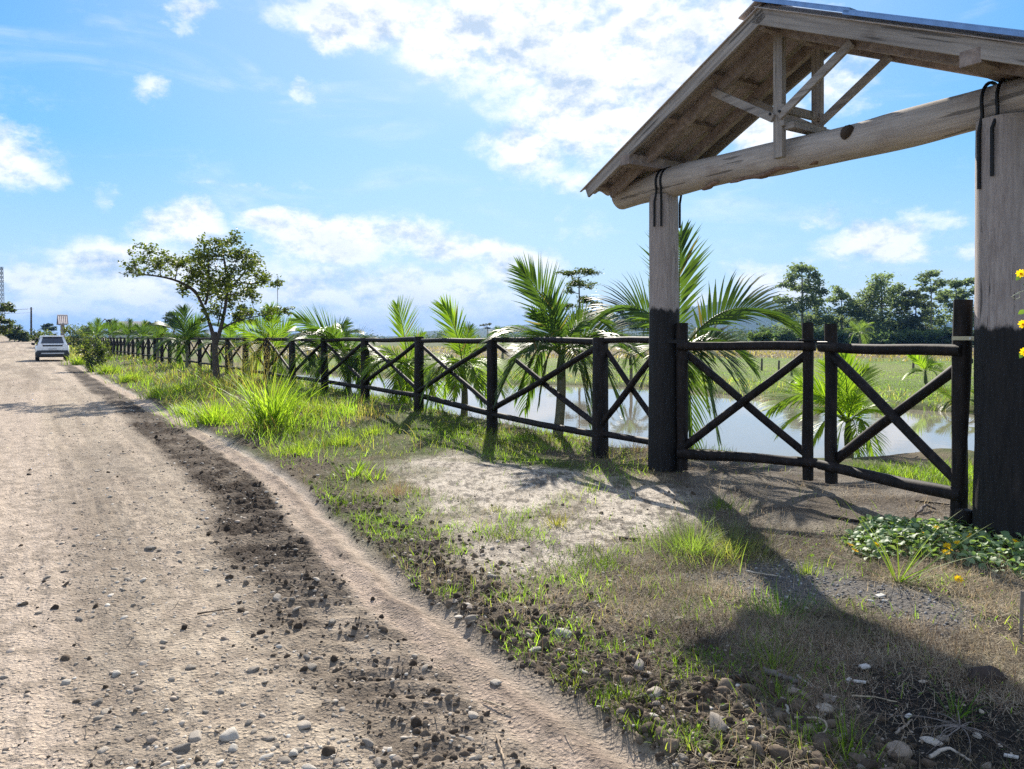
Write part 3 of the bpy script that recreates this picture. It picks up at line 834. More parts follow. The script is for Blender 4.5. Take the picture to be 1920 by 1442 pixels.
# ------------------------------------------------------------------ palms
def frond(root, ctrl, tip, face, rg, wide=1.0, stiff=0.0, K=(.055, .105, .02), K2=(.10, .17, .03), ragged=0.0):
    """one feather leaf: rachis plus paired leaflets"""
    m = MB()
    path = bez(root, ctrl, tip, 26)
    Ln = np.linalg.norm(np.diff(path, axis=0), axis=1).sum()
    m.tube(path, np.linspace(.013, .003, 26) * (Ln / 1.6) ** .5, 6, (.09, .12, .035))
    T = np.gradient(path, axis=0); T /= np.linalg.norm(T, axis=1)[:, None]
    face = np.asarray(face, float)
    npair = int(np.clip(27 * Ln ** .5, 20, 38))
    us = np.linspace(.20, .985, npair)
    Vs, Ts, Qs, Ks = [], [], [], []
    cnt = 0
    for u in us:
        f = u * 25; i = min(int(f), 24); p = path[i] + (path[i + 1] - path[i]) * (f - i); t = T[i]
        nrm = face - t * (face @ t); nrm /= np.linalg.norm(nrm) + 1e-9
        side = np.cross(t, nrm)
        ll = Ln * (.40 + .10 * stiff) * (math.sin(min(1, (u - .10) / .38) * math.pi / 2)) * (1 - .62 * max(0, (u - .55) / .45) ** 1.6) * rg.uniform(.9, 1.06)
        ww = .019 * wide * (Ln / 1.6) ** .6 * rg.uniform(.85, 1.15)
        ang = R(60 - 8 * stiff) - R(36) * u
        for sg in (-1, 1):
            if ragged and rg.random() < ragged: continue
            d = t * math.cos(ang) + side * sg * math.sin(ang) + nrm * .22 + rg.normal(0, .05, 3)
            d /= np.linalg.norm(d)
            wv = np.cross(d, nrm + side * sg * .4); wv /= np.linalg.norm(wv)
            q = p.copy(); dd = d.copy()
            for k, wk in enumerate((.45, 1.0, .8, .42, 0)):
                if wk: Vs += [q - wv * ww * wk, q + wv * ww * wk]
                else: Vs.append(q.copy())
                dd = dd + np.array([0, 0, -1]) * (.05 + .10 * k) * (1.2 if Ln > 1 else .8) * (.8 - .62 * stiff); dd /= np.linalg.norm(dd)
                q = q + dd * ll / 4
            Qs += [(cnt + 2 * k, cnt + 2 * k + 1, cnt + 2 * k + 3, cnt + 2 * k + 2) for k in range(3)]
            Ts.append((cnt + 6, cnt + 7, cnt + 8)); cnt += 9
            z = rg.random(); kk = np.array(K) * (1 - z) + np.array(K2) * z
            if rg.random() < .012: kk = np.array((.15, .12, .05))
            Ks.append(np.tile(kk, (9, 1)))
    m.add(np.array(Vs), np.array(Qs), np.array(Ts), np.concatenate(Ks))
    return m
def palm(label, base, crown, tips, seed, group, fill=5, trunk_r=.065, size=1.0, K=(.055, .105, .02), K2=(.10, .17, .03)):
    """tips: (point, face mode) of the leaves the photograph shows; fill: further leaves around the crown"""
    rg = np.random.default_rng(seed)
    th = thing('palm', label, 'palm', tuple(base), group)
    cr = np.asarray(crown, float)
    b = MB(); tp = lerp(np.asarray(base) - [0, 0, .15], cr, 10)
    tp[:, 0] += np.sin(np.linspace(0, 3, 10)) * .03
    b.tube(tp, np.interp(np.linspace(0, 1, 10), [0, .3, .75, 1], [trunk_r * 1.35, trunk_r, trunk_r * .9, trunk_r * .55]), 14, (.16, .15, .10), .12, seed)
    b.build('trunk', MAT['bark'], th)
    sh = MB(); sh.tube(lerp(cr - [0, 0, .34], cr + [0, 0, .10], 6), np.interp(np.linspace(0, 1, 6), [0, .4, 1], [trunk_r * .9, trunk_r * 1.0, trunk_r * .4]), 12, (.075, .11, .03), .1, seed)
    sh.build('crownshaft', MAT['broad'], th)
    view = cr.copy(); view[2] = 0; view /= -np.linalg.norm(view)
    for tip, mode in tips:
        tip = np.asarray(tip, float); v = tip - cr; ln = np.linalg.norm(v); hor = np.array([v[0], v[1], 0.])
        if v[2] > .55 * ln:   # upright leaf
            ctrl = cr + hor * .18 + np.array([0, 0, v[2] * .62]); face = -view * (1 if mode >= 0 else -1) * .9 + np.array([rg.uniform(-.5, .5), rg.uniform(-.2, .2), .2])
        elif v[2] > -.15 * ln:
            ctrl = cr + hor * .42 + np.array([0, 0, max(v[2], 0) + .42 * ln]); face = np.array([0, 0, 1.]) * .8 + view * (.75 * mode)
        else:
            ctrl = cr + hor * .55 + np.array([0, 0, .48 * ln]); face = np.array([0, 0, 1.]) + view * .35 * mode + hor / (np.linalg.norm(hor) + 1e-6) * .8
        frond(cr, ctrl, tip, face, rg, 1.0, 1.0 if v[2] > .55 * ln else .4, K, K2).build('frond', MAT['palm'], th)
    a0 = rg.uniform(0, 6.28)
    for k in range(fill):
        a = a0 + k * 2.4 + rg.uniform(-.3, .3); ln = size * rg.uniform(.75, 1.1); e = rg.uniform(-.95, .6)
        hor = np.array([math.cos(a), math.sin(a), 0.])
        tip = cr + hor * ln * math.cos(e) + np.array([0, 0, ln * math.sin(e)])
        ctrl = cr + hor * ln * .42 + np.array([0, 0, ln * (.45 + .4 * max(e, 0))])
        face = np.array([0, 0, 1.]) * .9 + hor * .3 - hor * e
        frond(cr, ctrl, tip, face, rg, 1.0, .2, K, K2, .06 if e < 0 else 0).build('frond', MAT['palm'], th)
    return th
BR = ((.095, .165, .02), (.17, .25, .03))      # yellow-green of backlit fronds, put into the leaf colour
DK = ((.035, .07, .018), (.075, .125, .028))
def pxpalm(label, px, D, basepy, crownpy, tips, seed, group, fill=5, size=1.1, tr=.065, K=DK, bx=None, jz=.35):
    base = at(bx or px, basepy, D); base[2] = gz(base[0], base[1]) if basepy else base[2]
    cr = at(px, crownpy, D)
    rg = np.random.default_rng(seed + 100)
    T = [(at(t[0], t[1], D + (t[2] if len(t) > 2 else rg.uniform(-jz, jz))), (t[3] if len(t) > 3 else 1)) for t in tips]
    return palm(label, base, cr, T, seed, group, fill, tr, size, *K)
GP = 'young palms planted along the inside of the fence'
pxpalm('tall young palm with one upright feather leaf, third fence post left of the gateway', 1052, 11.0, 807, 668,
       [(976,506),(1030,560),(1092,585,.4),(1140,612),(1000,590,-.3),(1195,655,.3),(958,672,-.3),(935,745),(1165,770),(1105,800,.2),(1010,760)], 1, GP, 9, 1.15, .07, DK, 1043)
pxpalm('palm close behind the far log post, its tallest leaf rising right of the post', 1272, 10.2, 850, 668,
       [(1276,440,.3),(1180,572,.7),(1122,596,.2),(1492,618,.3),(1395,735,.1),(1345,822,-.1),(1225,752,.2),(1300,835),(1412,690,.5),(1330,770,.3)], 2, GP, 5, .75, .08, DK)
pxpalm('bright backlit palm with one broad upright leaf between the second and third fence posts', 868, 13.3, 773, 692,
       [(832,574),(882,612,.3),(920,660,.2),(800,690),(945,742),(790,745),(905,760,-.3)], 3, GP, 11, 1.1, .06, BR)
pxpalm('pale green palm with an upright leaf between the third and fourth fence posts', 764, 15.4, 759, 690,
       [(744,573),(792,625,.2),(716,655),(690,705),(825,680),(735,750),(800,745)], 4, GP, 11, 1.15, .065, BR)
pxpalm('dark palm with two arching leaves between the fourth and fifth fence posts', 652, 17.3, 740, 672,
       [(556,598),(638,610),(700,640),(612,690),(705,705),(650,735)], 5, GP, 12, 1.25, .06, DK)
pxpalm('palm with arching grey-green leaves beside the fifth fence post from the gateway', 610, 19.2, 735, 668,
       [(652,606),(560,648),(590,620),(675,668)], 6, GP, 12, 1.25, .06, DK)
pxpalm('yellow-green palm glowing in the sun just right of the roadside tree', 512, 22.5, 715, 662,
       [(506,578),(440,612),(478,600,.5),(548,604),(468,650),(560,655)], 7, GP, 11, 1.25, .06, BR)
pxpalm('palm with a fan of upright leaves just left of the roadside tree', 350, 32, 680, 648,
       [(343,578),(322,590),(378,598),(366,606),(306,642),(402,640)], 8, GP, 8, 1.4, .07, DK)
for px, D, py, sd, lab in ((432, 27, 655, 9, 'low dark palm half hidden behind the trunk of the roadside tree'), (295, 40, 640, 10, 'soft feathery palm behind the fence, second left of the roadside tree'),
                           (268, 47, 636, 11, 'feathery palm behind the fence in front of the grey roof'), (240, 55, 633, 12, 'feathery green palm behind the fence left of the grey roof'),
                           (212, 64, 634, 13, 'small palm behind the far end of the visible fence'), (180, 75, 632, 14, 'small far palm above the roadside shrub')):
    pxpalm(lab, px, D, 690, py, [(px - 14, py - 26), (px + 16, py - 22), (px + 4, py - 32), (px + 30, py - 6), (px - 28, py - 4)], sd, GP, 4, 1.5, .08, DK if sd % 2 else ((.06, .11, .025), (.1, .15, .035)))
pxpalm('low bushy palm with glowing yellow-green leaves on the near bank behind the gate', 1590, 11.6, 848, 795,
       [(1443,768,-.2),(1462,812),(1500,722),(1548,682,.3),(1582,668),(1628,690),(1668,780,-.2),(1650,840),(1520,838),(1605,745,-.4),(1570,850)], 15, 'palms round the pond', 8, .8, .06, ((.12, .20, .02), (.20, .29, .03)))
pxpalm('small yellow-green palm on the far pasture edge, seen above the right gate leaf brace', 1735, 25, 722, 700,
       [(1708,666),(1742,664),(1762,688),(1704,702),(1775,705)], 16, 'palms round the pond', 3, .8, .05, BR)
pxpalm('small palm on the pond bank beside the near log post', 1792, 19, 782, 758,
       [(1758,728),(1802,718),(1826,738),(1765,772),(1835,765),(1790,722)], 17, 'palms round the pond', 4, .7, .05, ((.07, .12, .025), (.12, .17, .03)))
pxpalm('thin dark palm across the pond, seen left of the far log post', 1182, 28.5, 722, 668,
       [(1148,652),(1212,650),(1180,640),(1138,684),(1224,692),(1170,690)], 18, 'palms round the pond', 7, .9, .06, DK)
pxpalm('small clump-like palm across the pond, left of the meeting gate stiles', 1502, 25.5, 735, 715,
       [(1484,690),(1516,688),(1530,716),(1480,720)], 19, 'palms round the pond', 3, .5, .045, BR)
pxpalm('bright green far palm above the rail right of the second fence post', 1058, 62, 650, 632, [(1050,610),(1072,616),(1040,622),(1085,628)], 20, 'palms round the pond', 3, 1.5, .09, BR)
pxpalm('dull far palm just right of the second fence post', 942, 62, 650, 634, [(930,614),(952,615),(962,626),(915,628)], 21, 'palms round the pond', 3, 1.5, .09, DK)
pxpalm('pale far palm at the foot of the tall grey-green trees, above the right gate leaf', 1612, 95, 655, 628, [(1596,606),(1618,604),(1636,616),(1590,622),(1640,630)], 22, 'palms round the pond', 5, 2.4, .12, ((.09, .14, .05), (.13, .18, .07)))

# ------------------------------------------------------------------ trees
def tree(name, label, cat, base, stems, clusters, nleaf, leaf, seed, K0, K1, group=None, mat='tree', bark=(.10, .085, .07), twig=.012, clump=.45, asp=.42, sub=7):
    """stems: (points, r0, r1); clusters: (centre, radii)"""
    rg = np.random.default_rng(seed)
    th = thing(name, label, cat, tuple(base), group)
    b = MB(); pts = []
    for p, r0, r1 in stems:
        p = np.asarray(p, float)
        if len(p) == 3: p = bez(p[0], p[1], p[2], 14)
        b.tube(p, np.linspace(r0, r1, len(p)), 12, bark, .15, seed)
        for q, r in zip(p[2:], np.linspace(r0, r1, len(p))[2:]): pts.append((q, r))
    A = np.array([q for q, _ in pts])
    vol = np.array([np.prod(r) ** (2 / 3.) for _, r in clusters]); share = vol / vol.sum()
    LV, LT, LK, n0 = [], [], [], 0
    for (c, r), sh in zip(clusters, share):
        c, r = np.asarray(c, float), np.asarray(r, float)
        d = np.linalg.norm(A - c, axis=1) + np.maximum(0, A[:, 2] - c[2]) * 1.5
        k = int(np.argmin(d)); s0, r0 = pts[k]
        mid = (s0 + c) / 2 + np.array([0, 0, -.10 * np.linalg.norm(c - s0)]) + rg.normal(0, .04, 3) * np.linalg.norm(c - s0)
        b.tube(bez(s0, mid, c, 9), np.linspace(min(r0 * .6, twig * 3.5), twig, 9), 7, bark, .1, seed)
        cents = []
        for _ in range(sub):
            v = rg.normal(size=3); v /= np.linalg.norm(v); e = c + v * r * rg.uniform(.45, 1.0)
            cents.append(e)
            b.tube(bez(c - (e - c) * .1, (c + e) / 2 + rg.normal(0, .08, 3) * r, e, 6), np.linspace(twig, twig * .3, 6), 5, bark)
        cents = np.array(cents + [c])
        n = max(12, int(nleaf * sh))
        w = rg.integers(0, len(cents), n)
        L = cents[w] + rg.normal(0, 1, (n, 3)) * r * clump * .55
        V, T, K = leaf_cards(L, leaf * rg.uniform(.65, 1.25, n), rg, asp, K0, K1)
        K = K * rg.uniform(.8, 1.2)
        LV.append(V); LT.append(T + n0); LK.append(K); n0 += len(V)
    b.build('trunk', MAT['bark'], th)
    mk('crown', np.concatenate(LV), [np.concatenate(LT)], MAT[mat], th, np.concatenate(LK), False)
    return th
# the young spreading tree on the verge
D = 22.0
tb = at(408, 722, D); tb[2] = gz(tb[0], tb[1]) - .1
def T_(px, py, dd=0): return at(px, py, D + dd)
cl = []
rg_ = np.random.default_rng(5)
for px, py, rx, ry in ((252,490,22,22),(282,472,26,20),(250,512,18,10),(300,500,38,22),(335,498,34,20),(365,515,36,34),(375,480,26,22),(410,480,42,36),(405,452,24,18),(440,450,24,20),
                       (398,545,42,36),(440,505,40,36),(462,482,30,26),(478,515,30,26),(455,548,36,26),(430,575,30,24),(395,585,24,20),(497,528,24,14),(520,528,14,12),(420,528,30,30),
                       (350,540,22,18),(470,555,20,14)):
    cl.append((T_(px, py, rg_.uniform(-1.0, 1.0)), (rx * D / FPX, rx * D / FPX * 1.1, ry * D / FPX)))
for px, py, rx, ry in ((470,590,26,12),(505,586,26,14),(535,582,18,9),(450,598,16,10)):
    cl.append((T_(px, py, .4), (rx * D / FPX, rx * D / FPX, ry * D / FPX)))
stems = [([tb, T_(402, 660), T_(402, 622)], .105, .070), ([T_(402, 640), T_(392, 590), T_(365, 545)], .060, .036), ([T_(403, 650), T_(425, 590), T_(428, 520)], .066, .032),
         ([T_(370, 552), T_(345, 520, -.3), T_(268, 515, -.5)], .05, .018), ([T_(428, 530), T_(420, 490, .4), T_(415, 450, .5)], .045, .015), ([T_(426, 545), T_(455, 520, .5), T_(470, 490, .7)], .04, .015),
         ([T_(415, 618), T_(440, 596, .3), T_(520, 588, .4)], .03, .010), ([T_(385, 570), T_(395, 540, -.6), T_(390, 490, -.8)], .04, .014), ([T_(408, 612), T_(412, 595), T_(418, 560)], .022, .012)]
tree('verge_tree', 'young spreading tree with small dark leaves on the grass verge before the fence', 'tree', tb, stems, cl, 8200, .115, 5, (.042, .060, .016), (.12, .15, .042), None, 'tree', (.075, .062, .052), .009, .36, .5)

def px_tree(name, label, px, toppy, basepy, D, blobs, seed, nleaf, leaf, K0, K1, group, r0=.25, lean=0, bark=(.16, .15, .14), mat='farleaf', z0=None, sub=7, clump=.45):
    base = at(px + lean, basepy, D); base[2] = gz(base[0], base[1]) if z0 is None else z0
    rg = np.random.default_rng(seed)
    k = D / FPX
    cl = [(at(bx, by, D + rg.uniform(-1, 1) * rx * k), (rx * k, rx * k, ry * k)) for bx, by, rx, ry in blobs]
    st = [([base - [0, 0, .3], at(px + lean * .2 + 3, (toppy + basepy) / 2, D), at(px, toppy + (basepy - toppy) * .12, D)], r0, r0 * .3)]
    return tree(name, label, 'tree', base, st, cl, nleaf, leaf, seed, K0, K1, group, mat, bark, r0 * .12, clump, .45, sub)
EG = 'tall trees beyond the pasture'
E0, E1 = (.11, .145, .085), (.19, .23, .13)  # crown colours lightened: the veil of hazy glare is put into the leaf tone
px_tree('eucalyptus', 'tallest open-crowned tree at the left of the stand beyond the pasture', 1503, 488, 655, 150,
        [(1505,502,26,13),(1484,516,18,12),(1528,520,18,12),(1478,536,18,9),(1512,538,28,14),(1536,548,16,10),(1468,562,18,8),(1500,565,36,14),(1532,572,22,10),(1480,585,30,12),(1520,594,34,14),(1500,615,40,16)], 31, 6500, .75, E0, E1, EG, .30)
px_tree('eucalyptus', 'slim lower tree second from the left in the stand beyond the pasture', 1577, 538, 655, 150,
        [(1577,548,20,10),(1562,562,18,10),(1592,564,18,10),(1575,582,28,14),(1560,602,24,14),(1592,604,24,14),(1575,625,34,16)], 32, 4200, .7, E0, E1, EG, .22)
px_tree('eucalyptus', 'broad dense round-topped tree in the middle of the stand beyond the pasture', 1652, 512, 655, 145,
        [(1650,526,26,14),(1632,542,26,15),(1674,546,26,16),(1622,566,30,18),(1655,566,34,20),(1690,570,26,18),(1615,594,30,20),(1650,600,40,22),(1690,602,34,22),(1640,628,50,20),(1690,632,44,18)], 33, 8500, .75, E0, E1, EG, .32)
px_tree('eucalyptus', 'tall thin tree with a sparse top right of the round-topped tree', 1745, 505, 655, 150,
        [(1746,513,18,9),(1732,528,14,8),(1762,530,16,8),(1746,545,18,9),(1726,556,14,7),(1768,560,16,8),(1745,580,20,10),(1756,602,26,12)], 34, 3000, .7, E0, E1, EG, .22)
px_tree('eucalyptus', 'sparse tree with a ragged crown just left of the near log post', 1792, 520, 655, 155,
        [(1790,534,18,9),(1808,530,18,8),(1776,550,16,9),(1804,556,20,11),(1786,574,20,10),(1800,596,24,12)], 35, 3000, .75, E0, E1, EG, .22)
px_tree('eucalyptus', 'pale grey-green tree between the round-topped tree and the tall thin tree', 1716, 540, 655, 140,
        [(1714,552,18,10),(1702,570,18,12),(1726,572,18,12),(1712,594,26,16),(1722,620,30,16)], 36, 3200, .7, (.06, .075, .045), (.10, .12, .07), EG, .2)
px_tree('eucalyptus', 'tree half hidden behind the near log post beyond the pasture', 1850, 510, 655, 150,
        [(1850,525,24,12),(1835,545,20,10),(1866,548,24,12),(1850,575,30,16),(1845,605,34,18)], 37, 3500, .75, E0, E1, EG, .25)
# dark understorey, bush by bush
for i, (px, py, rx, D_, lab) in enumerate(((1452,628,30,140,'rounded dark bush at the left end under the tall trees'), (1492,634,34,136,'dark bush at the foot of the tallest tree'), (1530,632,32,138,'grey-green bush right of the tallest tree'),
        (1568,634,34,135,'dark bush between the tallest tree and the pale far palm'), (1604,638,30,138,'dark bush behind the pale far palm'), (1648,640,40,134,'wide dark bush under the round-topped tree'),
        (1690,638,36,136,'dark bush at the right foot of the round-topped tree'), (1728,636,36,134,'bluish bush under the tall thin tree'), (1766,634,36,132,'bluish bush near the right gate stile beyond the pasture'),
        (1804,634,36,134,'dark bush beside the near log post beyond the pasture'), (1850,630,50,132,'dark bush beyond the pasture behind the near log post'), (1430,636,22,120,'low light green bush left of the tall trees, above the left gate leaf'))):
    k = D_ / FPX; b0 = at(px, 655, D_); b0[2] = gz(b0[0], b0[1])
    h = b0[2]; topz = at(px, py - rx * .55, D_)[2]; hh = (topz - h) / 2
    rg = np.random.default_rng(200 + i)
    cl = [(np.array([b0[0] + rg.uniform(-.8, .8) * rx * k, b0[1] + rg.uniform(-.5, .5) * rx * k, h + hh * rg.uniform(.35, 1.45)]), (rx * k * .5, rx * k * .5, hh * .55)) for _ in range(8)]
    tree('bush', lab, 'bush', b0, [([b0, b0 + [0, 0, hh * .5], b0 + [.2, 0, hh]], .12, .06)], cl, 2600, .62, 200 + i, (.045, .075, .04) if i < 11 else (.08, .12, .035), (.095, .13, .06) if i < 11 else (.1, .14, .04), 'bushes under the tall trees', 'farleaf', (.1, .09, .08), .04, .5, .5, 6)
# tree behind the palms in the middle
px_tree('open_tree', 'small open tree with a tufted dark crown behind the tall young palm', 1085, 500, 665, 58,
        [(1085,510,30,8),(1062,512,18,6),(1110,512,16,8),(1078,528,22,8),(1100,535,20,8),(1070,545,14,7),(1092,560,22,10),(1112,570,16,8),(1130,585,14,8),(1065,575,14,8),(1090,595,26,12)], 38, 3600, .22, (.035, .05, .02), (.08, .10, .035), None, .12, 0, (.09, .08, .07), 'tree')

# ------------------------------------------------------------------ stones and clods
def ico(sub):
    bm = bmesh.new(); bmesh.ops.create_icosphere(bm, subdivisions=sub, radius=1.0)
    V = np.array([v.co[:] for v in bm.verts]); F = np.array([[v.index for v in f.verts] for f in bm.faces]); bm.free()
    return V, F
def stone_shape(sub, rg, rough=.25, flat=(.36, .62)):
    V, F = ico(sub)
    k = rg.uniform(0, 50, 3)
    n = vnoise(V[:, 0] * 1.1 + k[0], V[:, 1] * 1.1 + V[:, 2] * .9 + k[1], 3) + .5 * vnoise(V[:, 0] * 2.3 + V[:, 2] * 1.7 + k[2], V[:, 1] * 2.3 - V[:, 2], 4)
    V = V * (1 + rough * (n - .75))[:, None] * np.array([1, rg.uniform(.6, .9), rg.uniform(*flat)])
    return V, F
def cut_stone(sub, rg):
    V, F = stone_shape(sub, rg, .5, (.30, .55))
    for _ in range(rg.integers(3, 7)):
        n = rg.normal(size=3); n[2] *= .6; n /= np.linalg.norm(n); d = rg.uniform(.45, .8) * np.abs(V @ n).max()
        k = V @ n - d; V = V - np.outer(np.maximum(k, 0) * .85, n)
    return V, F
SH2 = [cut_stone(3, rng) for _ in range(18)]
SH1 = [cut_stone(2, rng) for _ in range(16)]
SHC = [stone_shape(2, rng, 1.1, (.5, .85)) for _ in range(14)]
SH0 = [stone_shape(1, rng, .4) for _ in range(12)]
def rotz(V, a, tilt=0.0):
    c, s = math.cos(a), math.sin(a); V = V @ np.array([[c, s, 0], [-s, c, 0], [0, 0, 1.]])
    if tilt:
        c, s = math.cos(tilt), math.sin(tilt); V = V @ np.array([[1, 0, 0], [0, c, s], [0, -s, c]])
    return V
def polar(n, r0, r1, a0=-37, a1=37, p=1.0, rg=rng):
    """points thinning out with distance from the gateway end of the road"""
    u = rg.uniform(0, 1, n)
    r = r0 * (r1 / r0) ** (u ** p)
    a = rg.uniform(R(a0), R(a1), n)
    return r * np.sin(a), r * np.cos(a)
STC = np.array([(.34, .295, .24), (.39, .34, .28), (.27, .235, .195), (.33, .27, .215), (.47, .43, .37), (.20, .18, .155)])
x, y = polar(75000, 2.2, 30)
z, m = terrain(x, y)
keep = (m['road'] > .6) & (rng.uniform(0, 1, len(x)) > .8 * m['smooth']) & (rng.uniform(0, 1, len(x)) < .35 + .9 * sst(.42, .62, fbm(x * .8, y * .8, 3, 101)) - .55 * sst(m['e'] + .45, m['e'] + .2, m['w']))
keep2 = (m['road'] < .5) & (m['w'] > m['e'] - 1.2 - .5 * sst(-3.5, -5.5, m['s'])) & (m['w'] < m['e'] + .1) & (rng.uniform(0, 1, len(x)) < (.55 * sst(.36, .58, fbm(x * 1.4, y * 1.4, 3, 104)) + .15) * sst(9, 3.5, m['r']) * (1 - .85 * m['black']) + .03)
x, y, z, dist, onroad = x[keep | keep2], y[keep | keep2], z[keep | keep2], m['r'][keep | keep2], keep[keep | keep2]
rad = np.minimum(.0042 * np.exp(rng.normal(0, .76, len(x))), .027) * (1 + .35 * sst(6, 20, dist)) * np.where(onroad, 1.0, 1.05)
order = np.argsort(-rad / dist)
big = order[:236]
NAMED = [  # stones that stand out, each with its own look and neighbours
 (1053, 1191, .062, 4, 'large pale rounded stone at the edge of the grass, biggest beside the road'), (1003, 1219, .036, 4, 'flat pale stone just below the largest stone at the grass edge'),
 (888, 1343, .032, 1, 'round pale stone alone on the smooth tan tyre strip'), (622, 1168, .042, 5, 'dark angular stone on the road near the damp tyre track'), (434, 1381, .050, 4, 'whitish stone with a dark lower side, palest on the road'),
 (367, 1381, .038, 1, 'pale rounded stone just left of the whitish stone on the road'), (475, 1256, .036, 2, 'grey pointed stone standing proud in the middle of the road'), (218, 1264, .030, 4, 'small whitish stone casting a dark shadow on the left of the road'),
 (149, 1162, .030, 5, 'dark stone nearest the smooth left wheel track'), (282, 1028, .042, 2, 'dark flattish stone farthest up the road of the larger stones'), (569, 1363, .042, 1, 'pale rounded stone at the foot of the road, right of the whitish stone'),
 (925, 1084, .046, 5, 'dark rounded stone in the clods at the verge, farthest of the big verge stones'), (927, 1280, .034, 1, 'oval pale stone on the tan strip above the round one'), (1500, 1302, .056, 3, 'round brown stone in the shade beside the broken sticks'),
 (1553, 1311, .040, 2, 'round greenish-grey stone in the shade, upper of two together'), (1549, 1330, .036, 1, 'round grey stone in the shade, lower of two together'), (1742, 1390, .038, 4, 'pale angular stone lying alone on the black soil'),
 (1683, 1408, .055, 3, 'long reddish-brown stone at the edge of the black soil'), (1346, 1360, .052, 2, 'grey stone lying in the gravelly verge under the shadow edge'), (888, 1162, .044, 2, 'grey stone with a sharp top leaning in the verge clods'),
 (860, 1158, .038, 4, 'long flat pale stone lying at the lip of the tan strip'), (1200, 1250, .05, 5, 'dark brownish stone sunk in the verge right of the largest stone'), (1230, 1300, .045, 1, 'pale brown stone in the pebbly verge below the largest stone'),
 (520, 1000 + 120, .034, 1, 'oval stone lying beside the damp track, upper middle of the road'), (340, 1405, .036, 5, 'dark rough stone at the bottom edge of the road left of the whitish stone')]
sm = [mk('stone', V, [F], MAT['stone'], None, STC[i % 6] * rng.uniform(.85, 1.1)).data for i, (V, F) in enumerate(SH2)]
for o in list(C.objects):
    if o.name.startswith('stone') and o.type == 'MESH' and 'label' not in o: bpy.data.objects.remove(o)
def put_stone(me, p, r, label, group):
    o = bpy.data.objects.new('stone', me)
    o.location = (p[0], p[1], p[2] + r * .03); o.scale = (r, r, r)
    o.rotation_euler = (random.uniform(-.25, .25), random.uniform(-.25, .25), random.uniform(0, 6.28))
    C.objects.link(o); tag(o, label, 'stone', group)
    return o
byc = {}
for i, me in enumerate(sm): byc.setdefault(i % 6, []).append(me)
for px, py, r, ci, lab in NAMED:
    put_stone(random.choice(byc[ci]), gp(px, py), r, lab, 'larger stones that stand out')
for i in big:
    onr = onroad[i]
    put_stone(random.choice(sm), (x[i], y[i], z[i]), rad[i], 'small rounded stone lying loose on the gravel road' if onr else 'small rounded stone among the clods along the verge edge',
              'loose stones on the gravel road' if onr else 'loose stones along the verge')
def scatter(name, idx, X, Y, Z, Rd, shapes, K, mat, label, sink=.2):
    idx = np.asarray(list(idx)); LV, LF, LK, n = [], [], [], 0
    which = rng.integers(0, len(shapes), len(idx))
    for j, (V, F) in enumerate(shapes):
        i = idx[which == j]; k = len(i)
        if not k: continue
        a = rng.uniform(0, 2 * np.pi, k); ca, sa = np.cos(a)[:, None], np.sin(a)[:, None]; tl = rng.normal(0, .18, (k, 2))
        x_ = V[None, :, 0] * ca - V[None, :, 1] * sa; y_ = V[None, :, 0] * sa + V[None, :, 1] * ca
        z_ = V[None, :, 2] + x_ * tl[:, :1] + y_ * tl[:, 1:]
        r_ = Rd[i][:, None]
        W = np.stack([x_ * r_ + X[i][:, None], y_ * r_ + Y[i][:, None], z_ * r_ + (Z[i] + Rd[i] * sink)[:, None]], -1)
        LV.append(W.reshape(-1, 3)); LF.append((F[None] + (np.arange(k) * len(V))[:, None, None] + n).reshape(-1, 3)); n += k * len(V)
        LK.append(np.repeat(K[rng.integers(0, len(K), k)] * rng.uniform(.75, 1.2, (k, 1)), len(V), 0))
    o = mk(name, np.concatenate(LV), [np.concatenate(LF)], mat, None, np.concatenate(LK))
    return tag(o, label, None, None, 'stuff')
near = order[236:]
scatter('pebbles', near[:4500], x, y, z, rad, SH1, STC, MAT['stone'], 'small pebbles strewn over the road and verge edge', .04)
scatter('fine_pebbles', near[4500:], x, y, z, rad, SH0, STC, MAT['stone'], 'fine far pebbles on the road', .08)
# crumbs of dark soil on the damp track and the verge lip
x, y = polar(38000, 2.2, 26)
z, m = terrain(x, y)
pr = .12 * m['sand'] * (fbm(x * 2, y * 2, 3, 103) > .5) + .85 * m['dark'] * (m['road'] > .5) + 1.3 * m['band'] * sst(16, 6, m['r']) + .10 * (m['road'] > .5) * (m['dark2'] + .10) + .35 * sst(.5, .0, np.abs(m['pd'] - .3)) * (m['w'] < -.5)
k = rng.uniform(0, 1, len(x)) < pr
x, y, z = x[k], y[k], z[k]; bd = m['band'][k]
rad = np.minimum(.0068 * np.exp(rng.normal(0, .6, len(x))), .024) * (1 + .4 * bd)
SOC = np.array([(.075, .058, .043), (.11, .085, .063), (.055, .043, .033), (.15, .12, .09)])
scatter('soil_clods', range(len(x)), x, y, z, rad, SHC, SOC, MAT['clod'], 'crumbled dark soil clods along the track and verge', .1)
# grey chippings
x, y = polar(9000, 2.6, 7, 4, 37)
z, m = terrain(x, y)
k = (m['grav'] > rng.uniform(.1, .9, len(x))) & (m['road'] < .3)
x, y, z = x[k], y[k], z[k]
scatter('grey_chippings', range(len(x)), x, y, z, rng.uniform(.005, .0125, len(x)), SH0, np.array([(.16, .16, .165), (.24, .24, .25), (.11, .11, .115), (.32, .32, .32)]), MAT['stone'], 'small grey gravel chippings spread beside the gate', .25)

